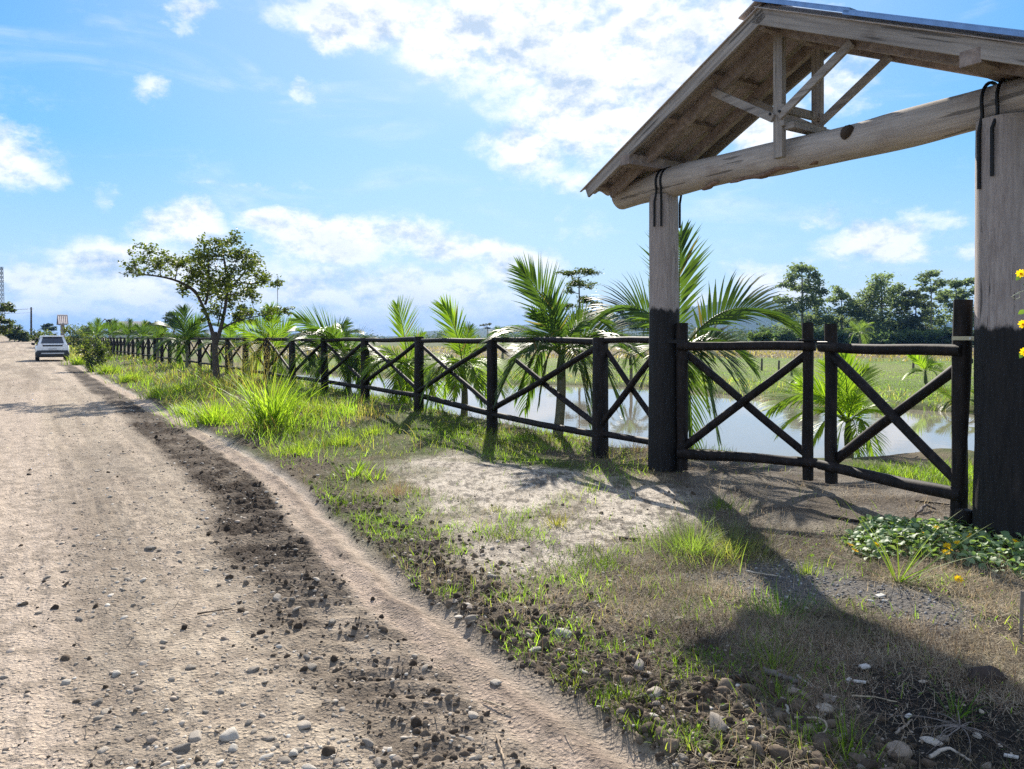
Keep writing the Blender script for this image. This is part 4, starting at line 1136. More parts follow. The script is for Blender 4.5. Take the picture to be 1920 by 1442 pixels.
# ------------------------------------------------------------------ grass as ground cover
GRN0, GRN1 = np.array([(.065, .12, .016)]), np.array([(.155, .245, .035)])
DRY0, DRY1 = np.array([(.19, .15, .095)]), np.array([(.38, .315, .215)])
PUR0, PUR1 = np.array([(.10, .07, .055)]), np.array([(.19, .14, .10)])
def cover(name, P, L, W, lean, curve, K0, K1, label, nseg=3, mat='leaf'):
    V, Q, T, K = blades(P, L, W, lean, curve, rng, K0, K1, nseg)
    K = K * (.62 + .76 * sst(.3, .7, fbm(np.repeat(P[:, 0], 2 * nseg + 1) * 2.3, np.repeat(P[:, 1], 2 * nseg + 1) * 2.3, 3, 117)))[:, None]
    o = mk(name, V, [Q, T], MAT[mat], None, K, False)
    return tag(o, label, None, None, 'stuff')
x, y = polar(330000, 2.25, 62)
z, m = terrain(x, y)
s, w, r = m['s'], m['w'], m['r']
n1 = fbm(x * 1.1 + 5, y * 1.1, 4, 111); n2 = fbm(x * 3.2, y * 3.2, 3, 112)
verge = (m['road'] < .25) & (w > -1.6) & (w < m['e'] + .02) & (s > -9) & (m['pd'] > .15)
nearfence = np.exp(-((w - .35) / .75) ** 2) * sst(-.6, .2, s)
g = .05 + .80 * sst(.49, .63, n1) + .55 * nearfence * sst(.38, .55, n2)
fore = sst(7.5, 6.0, r)
g = g * (1 - fore) + fore * (1 - .78 * sst(.4, 1.3, x)) * (.10 + 1.5 * sst(.42, .58, n1) * sst(.34, .54, n2) + .45 * sst(m['e'] - 2.2, m['e'] - 1.2, w) * sst(.42, .60, n2))
g = g * (1 - .965 * m['sand']) * (1 - .93 * m['gate']) * (1 - .9 * m['grav']) * (1 - .93 * m['black']) * (1 - .55 * m['band'])
g = g + .45 * m['band'] * sst(.56, .66, n2) * (1 - m['sand'])
kg = verge & (rng.uniform(0, 1, len(x)) < g * .85)
P = np.stack([x, y, z - .006], 1)
def sizes(k, l0, l1, w0):
    rr = r[k]; n = k.sum()
    return rng.uniform(l0, l1, n) * (1 + .5 * sst(6, 14, rr) * sst(.5, .7, n1[k])), w0 * np.maximum(1, rr / 6.5) * rng.uniform(.7, 1.3, n)
L, W = sizes(kg, .045, .15, .0024)
L = L * (.62 + .38 * sst(3.5, 7.5, r[kg]))
t = np.clip(sst(.35, .6, n2[kg]) + rng.normal(0, .25, kg.sum()), 0, 1)[:, None]
cover('short_grass', P[kg], L, W, rng.uniform(.1, .85, kg.sum()), rng.uniform(.3, 1.1, kg.sum()), GRN0 * t + np.array([(.09, .11, .03)]) * (1 - t), GRN1 * t + np.array([(.19, .20, .07)]) * (1 - t), 'short green grass growing in patches on the verge')
gd = (.35 + .65 * sst(.55, .40, n1)) * (1 - .90 * m['sand']) * (1 - .62 * m['gate']) * (1 - .72 * m['grav']) * (1 - .80 * m['black']) * (1 - .6 * m['band'])
gd = gd * (.85 + .15 * fore) * (1 - .5 * nearfence)
kd = verge & ~kg & (rng.uniform(0, 1, len(x)) < gd * .72)
L, W = sizes(kd, .035, .13, .0015)
tz = sst(.4, .7, fbm(x[kd] * .9, y[kd] * .9, 3, 113))[:, None]
cover('dry_grass', P[kd] + [0, 0, .012], L, W, rng.uniform(.6, 1.62, kd.sum()), rng.normal(.1, .8, kd.sum()), DRY0 * (1 - tz) + PUR0 * tz, DRY1 * (1 - tz) + PUR1 * tz, 'dry brown matted grass lying on the verge', 4, 'dry')
# thatch of the near verge: short curled dead stems lying every way
x, y = polar(190000, 2.3, 7.8, -8, 38)
z, m = terrain(x, y); s, w, r = m['s'], m['w'], m['r']
n1 = fbm(x * 1.1 + 5, y * 1.1, 4, 111); n3 = fbm(x * 2.1, y * 2.1, 4, 114)
p_ = (.16 + .74 * sst(.38, .58, n3)) * (1 - .75 * sst(.44, .58, n1)) * sst(m['e'] - .5, m['e'] - 1.6, w) * (1 - .93 * m['sand']) * (1 - .70 * m['gate']) * (1 - .78 * m['grav']) * (1 - .86 * m['black']) * (1 - .62 * m['band'])
k = (m['road'] < .2) & (w < m['e'] - .05) & (w > -.8) & (rng.uniform(0, 1, len(x)) < p_)
P = np.stack([x, y, z + rng.uniform(-.004, .022, len(x))], 1)[k]; n = k.sum()
tz = sst(.4, .65, fbm(x[k] * 1.3, y[k] * 1.3, 3, 115))[:, None]
cover('thatch', P, rng.uniform(.02, .095, n), .0011 * np.maximum(1, r[k] / 4) * rng.uniform(.7, 1.4, n), rng.uniform(1.0, 1.75, n), rng.normal(0, 1.3, n), np.array([(.16, .13, .095)]) * tz + np.array([(.20, .165, .11)]) * (1 - tz), np.array([(.40, .345, .265)]) * tz + np.array([(.50, .43, .31)]) * (1 - tz), 'matted grey-brown dead grass stems lying on the near ground', 4, 'dry')
# taller weeds farther along the verge
x, y = polar(60000, 8.5, 75, -37, 5)
z, m = terrain(x, y); s, w, r = m['s'], m['w'], m['r']
n1 = fbm(x * .75, y * .75, 4, 121); n2 = fbm(x * 2.4, y * 2.4, 3, 122)
k = (m['road'] < .2) & (w > .3) & (w < m['e'] - .12) & (s > 2.2) & (rng.uniform(0, 1, len(x)) < (.05 + .80 * sst(.50, .62, n1)) * sst(2.2, 6, s))
P = np.stack([x, y, z - .01], 1)[k]; n = k.sum()
hh = (.16 + .30 * sst(.45, .7, n1[k])) * rng.uniform(.5, 1.25, n)
t = np.clip(sst(.38, .56, n2[k]) + rng.normal(0, .2, n), 0, 1)[:, None]
cover('long_grass', P, hh, .0035 * np.maximum(1, r[k] / 9), rng.uniform(.05, .5, n), rng.uniform(.3, 1.2, n), GRN0 * 1.1 * t + np.array([(.11, .085, .055)]) * (1 - t), GRN1 * 1.1 * t + np.array([(.22, .175, .105)]) * (1 - t), 'longer rough grass along the far verge', 4)
# pond banks and the ground between fence and water
x, y = polar(90000, 6, 45, -30, 40)
z, m = terrain(x, y); r = m['r']
n1 = fbm(x * .9, y * .9, 4, 131)
k = (m['w'] < .1) & (m['pd'] > .12) & (m['pd'] < 5.0) & (m['gate'] < .5) & (rng.uniform(0, 1, len(x)) < .25 + .9 * sst(.42, .6, n1)) & ((m['s'] < -.75) | (r > 14) | (m['w'] > -1.2))
P = np.stack([x, y, z - .01], 1)[k]; n = k.sum(); far = sst(14, 20, r[k])
t = np.clip(sst(.40, .56, n1[k]) + rng.normal(0, .25, n) - .25 * far, 0, 1)[:, None]
cover('bank_grass', P, rng.uniform(.06, .22, n) * (1 + .5 * far), .003 * np.maximum(1, r[k] / 8), rng.uniform(.1, .7, n), rng.uniform(.2, 1.1, n), GRN0 * t + PUR0 * (1 - t), GRN1 * t + DRY1 * .8 * (1 - t), 'grass growing along the banks of the pond')
x, y = polar(36000, 7.2, 15, 12, 42)
z, m = terrain(x, y); r = m['r']
k = (m['w'] < -1.0) & (m['pd'] > .05) & (m['gate'] < .55) & (m['s'] < -.9) & (rng.uniform(0, 1, len(x)) < .15 + .9 * sst(.38, .56, fbm(x * 1.3, y * 1.3, 4, 135)))
P = np.stack([x, y, z - .01], 1)[k]; n = k.sum(); t = rng.uniform(0, 1, n)[:, None]
cover('yard_grass', P, rng.uniform(.05, .20, n), .0034, rng.uniform(.1, .8, n), rng.uniform(.3, 1.1, n), GRN0 * t + np.array([(.12, .13, .03)]) * (1 - t), GRN1, 'green grass on the bank just inside the right gate leaf')
x, y = polar(90000, 17, 64, -25, 40)
z, m = terrain(x, y); r = m['r']
k = (m['w'] < -6) & (m['pd'] > .9) & (y < 62) & (rng.uniform(0, 1, len(x)) < .15 + .8 * sst(.45, .6, fbm(x * .35, y * .35, 4, 141)))
P = np.stack([x, y, z - .01], 1)[k]; n = k.sum()
cover('pasture_grass', P, rng.uniform(.03, .10, n), .0035 * r[k] / 8, rng.uniform(.1, .8, n), rng.uniform(.2, 1, n), np.array([(.08, .14, .03)]), np.array([(.155, .225, .055)]), 'short green pasture grass beyond the pond', 2)
# scrub on the ploughed strip and the left bank of the road
x, y = polar(26000, 60, 135, -24, 37)
z, m = terrain(x, y); r = m['r']
k = (m['w'] < -9) & (rng.uniform(0, 1, len(x)) < .08 + .9 * sst(.52, .62, fbm(x * .05, y * .35, 4, 151)))
P = np.stack([x, y, z - .02], 1)[k]; n = k.sum()
t = rng.uniform(0, 1, n)[:, None]
cover('field_scrub', P, rng.uniform(.15, .55, n), .0045 * r[k] / 8, rng.uniform(.1, .9, n), rng.uniform(.2, 1, n), np.array([(.12, .09, .05)]) * t + (1 - t) * np.array([(.07, .09, .03)]), np.array([(.26, .21, .12)]), 'low brown scrub on the ploughed strip', 2)
x, y = polar(30000, 25, 170, -41, -29)
z, m = terrain(x, y); r = m['r']
k = ((m['lb'] > .35) | ((m['w'] < m['e'] - .2) & (m['w'] > -1) & (m['s'] > 50))) & (m['w'] < 25)
P = np.stack([x, y, z - .02], 1)[k]; n = k.sum()
t = sst(.4, .6, fbm(P[:, 0] * .3, P[:, 1] * .3, 3, 161))[:, None]
cover('roadside_scrub', P, rng.uniform(.15, .7, n), .004 * r[k] / 8, rng.uniform(.1, .7, n), rng.uniform(.2, 1, n), np.array([(.07, .10, .02)]) * t + (1 - t) * PUR0, np.array([(.17, .21, .045)]) * t + (1 - t) * DRY1 * .8, 'rough scrub on the far banks of the road', 2)

# broad-leaved weeds and fallen litter among the grass
x, y = polar(52000, 2.4, 22, -30, 37)
z, m = terrain(x, y); s, w, r = m['s'], m['w'], m['r']
k = (m['road'] < .2) & (w > -.6) & (w < m['e'] - .1) & (m['pd'] > .2) & (rng.uniform(0, 1, len(x)) < .40 * sst(.58, .72, fbm(x * 1.9 + 2, y * 1.9, 3, 118)) * sst(2.4, 5.0, r) * (1 - .9 * m['sand']) * (1 - .9 * m['gate']) * (1 - .8 * m['black']) * (1 - .6 * m['grav']))
P = np.stack([x, y, z], 1)[k]; n = k.sum(); P[:, 2] += rng.uniform(.01, .07, n)
V, T, K = leaf_cards(P, rng.uniform(.012, .030, n) * np.maximum(1, r[k] / 9), rng, .5, (.05, .10, .02), (.13, .20, .045), 1.2)
tag(mk('ground_weeds', V, [T], MAT['leaf'], None, K, False), 'small broad-leaved weeds growing among the verge grass', None, None, 'stuff')
x, y = polar(9000, 2.4, 14, -30, 37)
z, m = terrain(x, y)
k = (m['bank'] < .1) & (m['w'] > -3) & (rng.uniform(0, 1, len(x)) < np.where(m['road'] > .5, .10, .34))
P = np.stack([x, y, z + .006], 1)[k]; n = k.sum()
V, Q, T, K = blades(P, rng.uniform(.04, .16, n), rng.uniform(.0012, .0028, n), rng.uniform(1.42, 1.56, n), rng.normal(0, .25, n), rng, np.array([(.06, .048, .038)]), np.array([(.32, .27, .20)]), 4)
tag(mk('plant_litter', V, [Q, T], MAT['dry'], None, K, False), 'fallen stalks and twig litter on the ground', None, None, 'stuff')

# ------------------------------------------------------------------ single tussocks and weeds
def tussock(name, label, px, py, n, h, spread, wd, lean, curve, K0, K1, seed, group=None, cat='grass tuft', nseg=6, base=None, seeds=False):
    rg = np.random.default_rng(seed)
    b = gp(px, py) if base is None else np.asarray(base, float)
    a = rg.uniform(0, 6.28, n); q = np.abs(rg.normal(0, .5, n)) * spread
    X, Y = b[0] + np.cos(a) * q, b[1] + np.sin(a) * q
    Zg = terrain(X, Y)[0]
    V, Q, T, K = blades(np.stack([X, Y, Zg - .01], 1), h * rg.uniform(.45, 1.1, n), wd * rg.uniform(.6, 1.2, n), lean * rg.uniform(.1, 1, n), curve * rg.uniform(.3, 1.2, n), rg, np.array([K0]), np.array([K1]), nseg, a + rg.normal(0, .6, n))
    th = thing(name, label, cat, tuple(b), group)
    mt = MAT['dry' if name in ('dry_tuft', 'dry_stalks') else 'leaf']
    if n <= 40:
        mm = 2 * nseg + 1; q0 = np.array([[2 * k, 2 * k + 1, 2 * k + 3, 2 * k + 2] for k in range(nseg - 1)]); t0 = np.array([[2 * nseg - 2, 2 * nseg - 1, 2 * nseg]])
        for i in range(n): mk('leaf', V[i * mm:(i + 1) * mm], [q0, t0], mt, th, K[i * mm:(i + 1) * mm], False)
    else: mk('blades', V, [Q, T], mt, th, K, False)
    if seeds:
        tips = V.reshape(-1, 2 * nseg + 1, 3)[:, -1]
        C_ = np.repeat(tips, 26, 0) + rg.normal(0, 1, (len(tips) * 26, 3)) * [.06, .06, .09]
        W, T2, K2 = leaf_cards(C_, .022, rg, .3, (.20, .16, .10), (.36, .30, .20))
        mk('seed_heads', W, [T2], MAT['leaf'], th, K2, False)
    return th
TG = 'grass tufts on the verge'
YG0, YG1 = (.10, .17, .02), (.22, .30, .045)
tussock('tall_grass', 'tallest clump of arching yellow-green grass on the verge in front of the fence', 508, 806, 330, 1.12, .42, .0105, .40, 1.15, YG0, YG1, 301, TG, nseg=8)
tussock('tall_grass', 'wide clump of bright grass just left of the tallest clump', 400, 792, 420, .55, .75, .008, .6, 1.0, YG0, YG1, 302, TG)
tussock('tall_grass', 'low bright grass clump at the road edge, left of the wide clump', 350, 775, 220, .38, .5, .007, .7, 1.0, YG0, YG1, 303, TG)
tussock('seed_grass', 'wispy straw-coloured seeding grass standing before the fence right of the roadside tree', 478, 728, 60, 1.25, .6, .0045, .22, .35, (.16, .15, .06), (.30, .26, .13), 304, TG, seeds=True)
tussock('seed_grass', 'thin wispy seeding grass at the foot of the roadside tree', 440, 722, 30, .95, .5, .0045, .25, .4, (.16, .15, .06), (.30, .26, .13), 305, TG, seeds=True)
tussock('grass_tuft', 'flat bright yellow-green tuft at the verge lip, above the dry fuzzy tuft', 662, 893, 75, .26, .26, .0065, 1.0, .8, YG0, YG1, 306, TG)
tussock('grass_tuft', 'bright tuft beside the flat yellow-green one, nearer the sandy patch', 700, 897, 45, .22, .16, .006, .9, .7, YG0, YG1, 307, TG)
tussock('dry_tuft', 'fuzzy straw-coloured tuft at the left edge of the sandy patch', 745, 925, 520, .20, .36, .0013, .9, .6, (.22, .16, .10), (.40, .31, .20), 308, TG)
tussock('grass_tuft', 'largest green tussock between the sandy patch and the flowering plants', 1300, 1034, 900, .30, .42, .0017, .95, 1.1, (.07, .12, .03), (.17, .23, .08), 309, TG)
tussock('grass_tuft', 'right half of a green tussock with straw at its base, beside the largest tussock', 1375, 1040, 620, .25, .34, .0017, .95, 1.1, (.10, .12, .04), (.26, .25, .12), 310, TG)
tussock('grass_tuft', 'spiky little tuft in the middle of the sandy patch', 1042, 984, 110, .15, .14, .0028, 1.1, .5, (.10, .10, .03), (.20, .19, .07), 311, TG)
tussock('grass_tuft', 'small dark tuft on the sandy patch left of the spiky one', 932, 957, 60, .12, .12, .0026, 1.1, .5, (.08, .10, .03), (.16, .17, .05), 312, TG)
tussock('grass_tuft', 'sprig of grass at the lower left of the sandy patch', 955, 1010, 26, .11, .08, .0026, 1.0, .5, (.10, .13, .03), (.18, .2, .06), 313, TG)
tussock('grass_tuft', 'small tuft at the top of the sandy patch near the far gate post', 1108, 920, 60, .13, .16, .003, 1.0, .6, (.07, .11, .02), (.15, .2, .04), 314, TG)
tussock('grass_tuft', 'shaded tuft between the far gate post and the largest tussock', 1352, 952, 190, .16, .28, .0028, .9, .7, (.06, .09, .025), (.13, .17, .05), 315, TG)
tussock('strap_leaf_plant', 'plant with long arching strap leaves in front of the yellow flowers', 1682, 1090, 24, .58, .05, .0065, 1.45, .45, (.09, .15, .03), (.20, .27, .06), 316, None, 'plant', 9)
tussock('grass_tuft', 'green tuft in the shade on the grey chippings', 1460, 1150, 200, .16, .26, .0026, 1.0, .7, (.05, .11, .02), (.12, .20, .05), 317, TG)
tussock('grass_tuft', 'thin tuft standing on the grey chippings nearer the largest tussock', 1512, 1075, 110, .14, .14, .002, .6, .6, (.08, .11, .03), (.15, .19, .06), 318, TG)
tussock('grass_tuft', 'spreading thin tuft in the shade above the broken sticks', 1450, 1248, 110, .20, .14, .0024, 1.15, .5, (.07, .10, .03), (.15, .19, .06), 319, TG)
tussock('grass_tuft', 'green star-shaped tuft in the black soil at the lower right', 1792, 1345, 26, .15, .05, .0045, 1.0, .5, (.05, .10, .02), (.12, .19, .04), 320, TG)
tussock('grass_tuft', 'grass tuft at the shadow edge right of the pebbly verge', 1462, 1318, 60, .14, .14, .0028, .9, .6, (.08, .14, .02), (.18, .25, .05), 321, TG)
tussock('grass_tuft', 'upright grass blades at the bottom of the picture below the shaded stones', 1592, 1410, 34, .17, .12, .003, .5, .6, (.09, .15, .02), (.2, .27, .05), 322, TG)
for i, (px, py, h, sp, lab) in enumerate(((560, 850, .22, .5, 'soft green grass mound at the verge lip below the tallest clump'), (640, 830, .20, .5, 'soft green grass mound right of the tallest clump'), (700, 812, .16, .55, 'low green grass mound before the third fence post'),
        (300, 745, .42, .55, 'weedy grass clump at the road edge beyond the tree shadow'), (245, 716, .50, .6, 'bright weedy grass clump beside the road, farthest but one'), (205, 700, .55, .7, 'bright grass clump at the road edge right of the leafy shrub'),
        (335, 735, .34, .5, 'yellowish weed clump left of the roadside tree'), (148, 684, .75, .7, 'bright grass clump beside the parked car'), (600, 775, .30, .5, 'dark leafy grass clump before the fifth fence post'), (555, 770, .35, .4, 'dark leafy grass clump right behind the tallest clump'))):
    tussock('grass_clump', lab, px, py, 340, h, sp, .0034 * max(1, (onz(px, py)[1]) / 9), .6, .9, (.09, .14, .02), (.20, .26, .05), 340 + i, TG)
# leafy roadside shrub beyond the car-side verge, dry weed
def px_bush(label, px, py, D, rx, top, seed, n, leaf, K0, K1, group=None, name='bush'):
    b0 = at(px, py, D); b0[2] = gz(b0[0], b0[1]); k = D / FPX; tz = at(px, top, D)[2]; hh = max(.3, (tz - b0[2]) / 2)
    rg = np.random.default_rng(seed)
    cl = [(np.array([b0[0] + rg.uniform(-.75, .75) * rx * k, b0[1] + rg.uniform(-.5, .5) * rx * k, b0[2] + hh * rg.uniform(.3, 1.6)]), (rx * k * .45, rx * k * .45, hh * .5)) for _ in range(8)]
    return tree(name, label, 'bush', b0, [([b0 - [0, 0, .1], b0 + [0, 0, hh * .5], b0 + [.05, 0, hh]], .03 * hh + .02, .02 * hh)], cl, n, leaf, seed, K0, K1, group, 'tree', (.1, .09, .07), .012 * max(1, hh), .5, .5, 6)
px_bush('leafy grey-green shrub at the roadside between the car and the fence', 172, 690, 34, 26, 628, 401, 1900, .13, (.05, .075, .025), (.11, .14, .05))
px_bush('dark bush right of the leafy roadside shrub, against the fence end', 195, 668, 46, 14, 634, 402, 800, .15, (.04, .06, .02), (.09, .11, .04))
RB = 'bushes along the far road'
px_bush('big round blue-green bush beside the far road, left of the utility pole', 27, 633, 115, 22, 604, 403, 2200, .42, (.04, .06, .035), (.08, .10, .06), RB)
px_bush('low light green bush at the foot of the utility pole', 52, 632, 120, 16, 618, 404, 900, .35, (.07, .10, .03), (.13, .16, .05), RB)
px_bush('light green bush between the utility pole and the far gateway', 92, 636, 95, 20, 618, 405, 1100, .30, (.08, .11, .03), (.14, .18, .05), RB)
px_bush('small dark bush right of the utility pole', 72, 632, 110, 10, 617, 406, 700, .30, (.03, .045, .025), (.07, .085, .04), RB)
px_bush('yellow-green bush just right of the far gateway', 138, 634, 88, 20, 611, 407, 1300, .26, (.09, .12, .03), (.16, .19, .05), RB)
px_bush('feathery green bush behind the fence end, right of the yellow-green bush', 165, 632, 90, 18, 606, 408, 1200, .26, (.06, .09, .03), (.12, .15, .05), RB)
px_bush('dark weed patch on the bank in front of the far gateway', 76, 642, 78, 8, 626, 409, 500, .22, (.04, .05, .025), (.09, .09, .05), RB)
FT = 'far trees on the skyline'
px_tree('roadside_tree', 'dark tree leaning in at the left edge of the picture over the far road', -6, 556, 640, 75, [(2,578,16,8),(14,574,12,5),(20,582,8,4),(0,598,14,8),(12,604,12,6),(20,610,8,5),(2,618,18,8),(-20,590,18,14),(-24,570,14,10)], 411, 2600, .34, (.03, .045, .02), (.08, .10, .04), FT, .16, 0, (.1, .09, .08), 'tree')
px_tree('far_tree', 'small round-topped far tree between the utility pole and the far gateway', 91, 604, 632, 210, [(91,609,8,4),(84,614,9,4),(98,615,9,4),(91,618,11,4)], 412, 1300, .6, (.03, .045, .035), (.06, .08, .055), FT, .14)
px_tree('far_tree', 'dark far tree rising behind the palm left of the roadside tree', 325, 582, 640, 150, [(324,590,10,6),(318,600,10,6),(330,602,10,6),(324,612,12,8)], 413, 1500, .5, (.03, .045, .03), (.06, .08, .05), FT, .18)
px_tree('far_tree', 'tall far tree behind the low branch of the roadside tree', 456, 572, 640, 160, [(456,578,10,5),(446,588,10,5),(466,588,12,5),(452,600,14,7),(470,604,10,6)], 414, 1900, .55, (.03, .045, .03), (.07, .09, .05), FT, .2)
px_tree('far_tree', 'second tall far tree, right of the one behind the low branch', 510, 576, 640, 160, [(508,582,14,5),(524,586,12,5),(498,592,12,6),(516,600,16,8)], 415, 1900, .55, (.03, .045, .03), (.07, .09, .05), FT, .2)
px_tree('far_tree', 'rounded far tree above the fence between the grey roof and the fan palm', 297, 604, 640, 150, [(297,609,9,5),(290,616,9,5),(304,617,9,6)], 416, 1100, .5, (.03, .045, .035), (.06, .08, .055), FT, .18)
px_tree('far_tree', 'bushy far tree left of the grey roof', 205, 600, 640, 140, [(205,606,10,5),(196,612,10,6),(214,613,10,6)], 417, 1300, .5, (.04, .055, .035), (.08, .10, .055), FT, .18)
px_tree('bare_tree', 'thin bare-looking far tree in front of the low blue hill', 913, 604, 648, 110, [(905,610,7,2),(918,608,6,2),(913,616,8,2)], 418, 160, .35, (.05, .055, .04), (.09, .10, .07), FT, .10)
px_tree('far_tree', 'bluish far tree right of the tufted tree, behind the palm leaves', 1165, 575, 645, 180, [(1165,584,14,6),(1150,594,14,7),(1180,596,16,7),(1165,608,24,9),(1195,610,16,9)], 419, 2400, .65, (.04, .06, .045), (.07, .095, .065), FT, .22)
px_tree('far_tree', 'far tree showing just left of the far log post', 1205, 590, 645, 170, [(1205,600,14,7),(1196,612,16,8),(1215,614,14,8)], 420, 1500, .6, (.035, .055, .035), (.07, .09, .055), FT, .2)

# ------------------------------------------------------------------ flowering plants by the near post
def flower(p, r, rg, parent, up=None):
    """yellow daisy-like flower with broad notched petals"""
    m = MB(); p = np.asarray(p, float)
    nz = np.array([rg.normal(0, .45), rg.normal(-.25, .35), 1.0]) if up is None else np.asarray(up, float)
    nz /= np.linalg.norm(nz); a = np.cross(nz, [.3, .9, .2]); a /= np.linalg.norm(a); b = np.cross(nz, a)
    m.tube([p - nz * .06, p], .0018, 5, (.09, .14, .03))
    k = 9
    for i in range(k):
        t = 2 * math.pi * i / k + rg.normal(0, .08)
        d = a * math.cos(t) + b * math.sin(t); s = np.cross(nz, d)
        V = [p + d * r * .15 - s * r * .07, p + d * r * .15 + s * r * .07, p + d * r * .7 + s * r * .24 + nz * r * .22, p + d * r + s * r * .09 + nz * r * .25, p + d * r - s * r * .09 + nz * r * .25, p + d * r * .7 - s * r * .24 + nz * r * .22]
        m.add(V, [(0, 1, 2, 5), (5, 2, 3, 4)], (), (.80, .52, .01))
    fl = m.build('flower', MAT['petal'], parent, False)
    th_ = np.linspace(0, 6.28, 9)[:-1]
    c = MB(); c.tube([p - nz * .001, p + nz * r * .12, p + nz * r * .2], [r * .28, r * .25, r * .1], 8, (.55, .30, .01))
    c.build('flower_centre', MAT['petal'], fl)
    return fl
def broad_leaf(Cn, nrm, dirv, L, W, rg, K):
    """folded oval leaf with a drooping tip"""
    s = np.cross(nrm, dirv); s /= np.linalg.norm(s)
    prof = ((0, .08), (.22, .75), (.48, 1.0), (.75, .66), (1.0, .03))
    V = []
    for u, w in prof:
        c = Cn + dirv * L * u + nrm * (L * .16 * math.sin(u * 2.4) - L * .12 * u * u)
        V += [c - s * W * w + nrm * W * w * .28, c, c + s * W * w + nrm * W * w * .28]
    q = []
    for i in range(4):
        q += [(3 * i, 3 * i + 1, 3 * i + 4, 3 * i + 3), (3 * i + 1, 3 * i + 2, 3 * i + 5, 3 * i + 4)]
    return np.array(V), q, K
def creeping_patch():
    rg = np.random.default_rng(77)
    poly = pg([(1575, 1012), (1640, 985), (1720, 990), (1790, 990), (1930, 990), (2080, 1010), (2060, 1075), (1930, 1088), (1800, 1062), (1700, 1050), (1620, 1048)])
    c = gp(1760, 1030)
    th = thing('flowering_creeper', 'low creeping plant with glossy leaves and yellow flowers at the near log post foot', 'plant', tuple(c))
    P = np.array(poly); lo, hi = P.min(0), P.max(0)
    X = rg.uniform(lo[0], hi[0], 5200); Y = rg.uniform(lo[1], hi[1], 5200)
    sd = poly_sdf(X, Y, poly) + .25 * (fbm(X * 4, Y * 4, 3, 7) - .5)
    k = sd < rg.uniform(-.05, .03, len(X)); X, Y, sd = X[k][:2300], Y[k][:2300], sd[k][:2300]
    Z = terrain(X, Y)[0]
    m, st = MB(), MB()
    top = .025 + .07 * sst(0, -.28, sd) * (0.6 + .8 * fbm(X * 5, Y * 5, 2, 8))
    for x_, y_, z_, t_ in zip(X, Y, Z, top):
        h = t_ * rg.uniform(.35, 1.05)
        p = np.array([x_, y_, z_ + h])
        n = np.array([rg.normal(0, .45), rg.normal(0, .45), 1.0]); n /= np.linalg.norm(n)
        a = rg.uniform(0, 6.28); d = np.array([math.cos(a), math.sin(a), rg.normal(0, .25)]); d -= n * (d @ n); d /= np.linalg.norm(d)
        L = rg.uniform(.034, .066)
        z = rg.random(); K = np.array((.10, .18, .075)) * (1 - z) + np.array((.24, .32, .16)) * z
        V, q, K = broad_leaf(p, n, d, L, L * rg.uniform(.34, .46), rg, K); m.add(V, q, (), K)
        if rg.random() < .45:
            st.tube(bez([x_ + rg.normal(0, .03), y_ + rg.normal(0, .03), z_ - .01], [x_, y_, z_ + h * .5], p, 4), .0016, 4, (.13, .15, .06))
    m.build('foliage', MAT['broad'], th, True); st.build('stems', MAT['stick'], th)
    for px, py, dz in ((1594, 1022, .07), (1603, 1033, .06), (1643, 1022, .08), (1755, 990, .10), (1817, 1006, .16), (1795, 1018, .15), (1776, 1024, .10), (1781, 1030, .14), (1774, 1036, .13), (1904, 1016, .15), (1888, 1002, .15), (1733, 1000, .11)):
        q = gp(px, py + 18); d = q[1] - .12
        p = at(px, py, d); p[2] = max(p[2], gz(p[0], p[1]) + dz * .6)
        flower(p, rg.uniform(.020, .027), rg, th)
    return th
creeping_patch()
fp_ = gp(1797, 1096)
ff = thing('fallen_flower', 'yellow flower lying on the dry grass right of the strap-leaf plant', 'flower', tuple(fp_))
flower(fp_ + [0, 0, .03], .026, rng, ff, (-.2, -.7, .8))
def climbing_vine():
    rg = np.random.default_rng(9)
    D = 4.55
    th = thing('hanging_vine', 'vine with small leaves and yellow flowers hanging in front of the near log post', 'plant', tuple(at(1935, 420, D)))
    pts = np.array([at(x_, y_, D + .05 * math.sin(y_ * .03)) for x_, y_ in ((1972, 100), (1962, 200), (1952, 330), (1944, 430), (1934, 500), (1932, 540), (1934, 600), (1930, 650), (1934, 700), (1944, 760))])
    tt = np.linspace(0, 9, 60); path = np.stack([np.interp(tt, np.arange(10), pts[:, i]) for i in range(3)], 1)
    st = MB(); st.tube(path, .004, 6, (.16, .17, .08))
    cu = [(1922, 545), (1910, 548), (1898, 556), (1904, 562), (1913, 558), (1912, 550), (1902, 553), (1897, 557)]
    st.tube(np.array([at(a, b, D - .02) for a, b in cu]), .0028, 6, (.42, .42, .30))
    st.build('stem', MAT['stick'], th)
    m = MB()
    for i in range(44):
        p = path[rg.integers(4, 58)] + rg.normal(0, .02, 3)
        n = np.array([rg.normal(0, .6), -1, rg.normal(.3, .5)]); n /= np.linalg.norm(n)
        d = np.array([rg.normal(-.2, .8), rg.normal(0, .2), rg.normal(-.3, .6)]); d -= n * (d @ n); d /= np.linalg.norm(d)
        L = rg.uniform(.035, .06); z = rg.random()
        V, q, K = broad_leaf(p, n, d, L, L * .36, rg, np.array((.06, .13, .03)) * (1 - z) + np.array((.15, .23, .05)) * z); m.add(V, q, (), K)
    m.build('leaves', MAT['broad'], th)
    for px, py in ((1914, 513), (1918, 608), (1921, 660)):
        flower(at(px, py, D - .03), .026, rg, th, (-.6, -.7, .2))
climbing_vine()

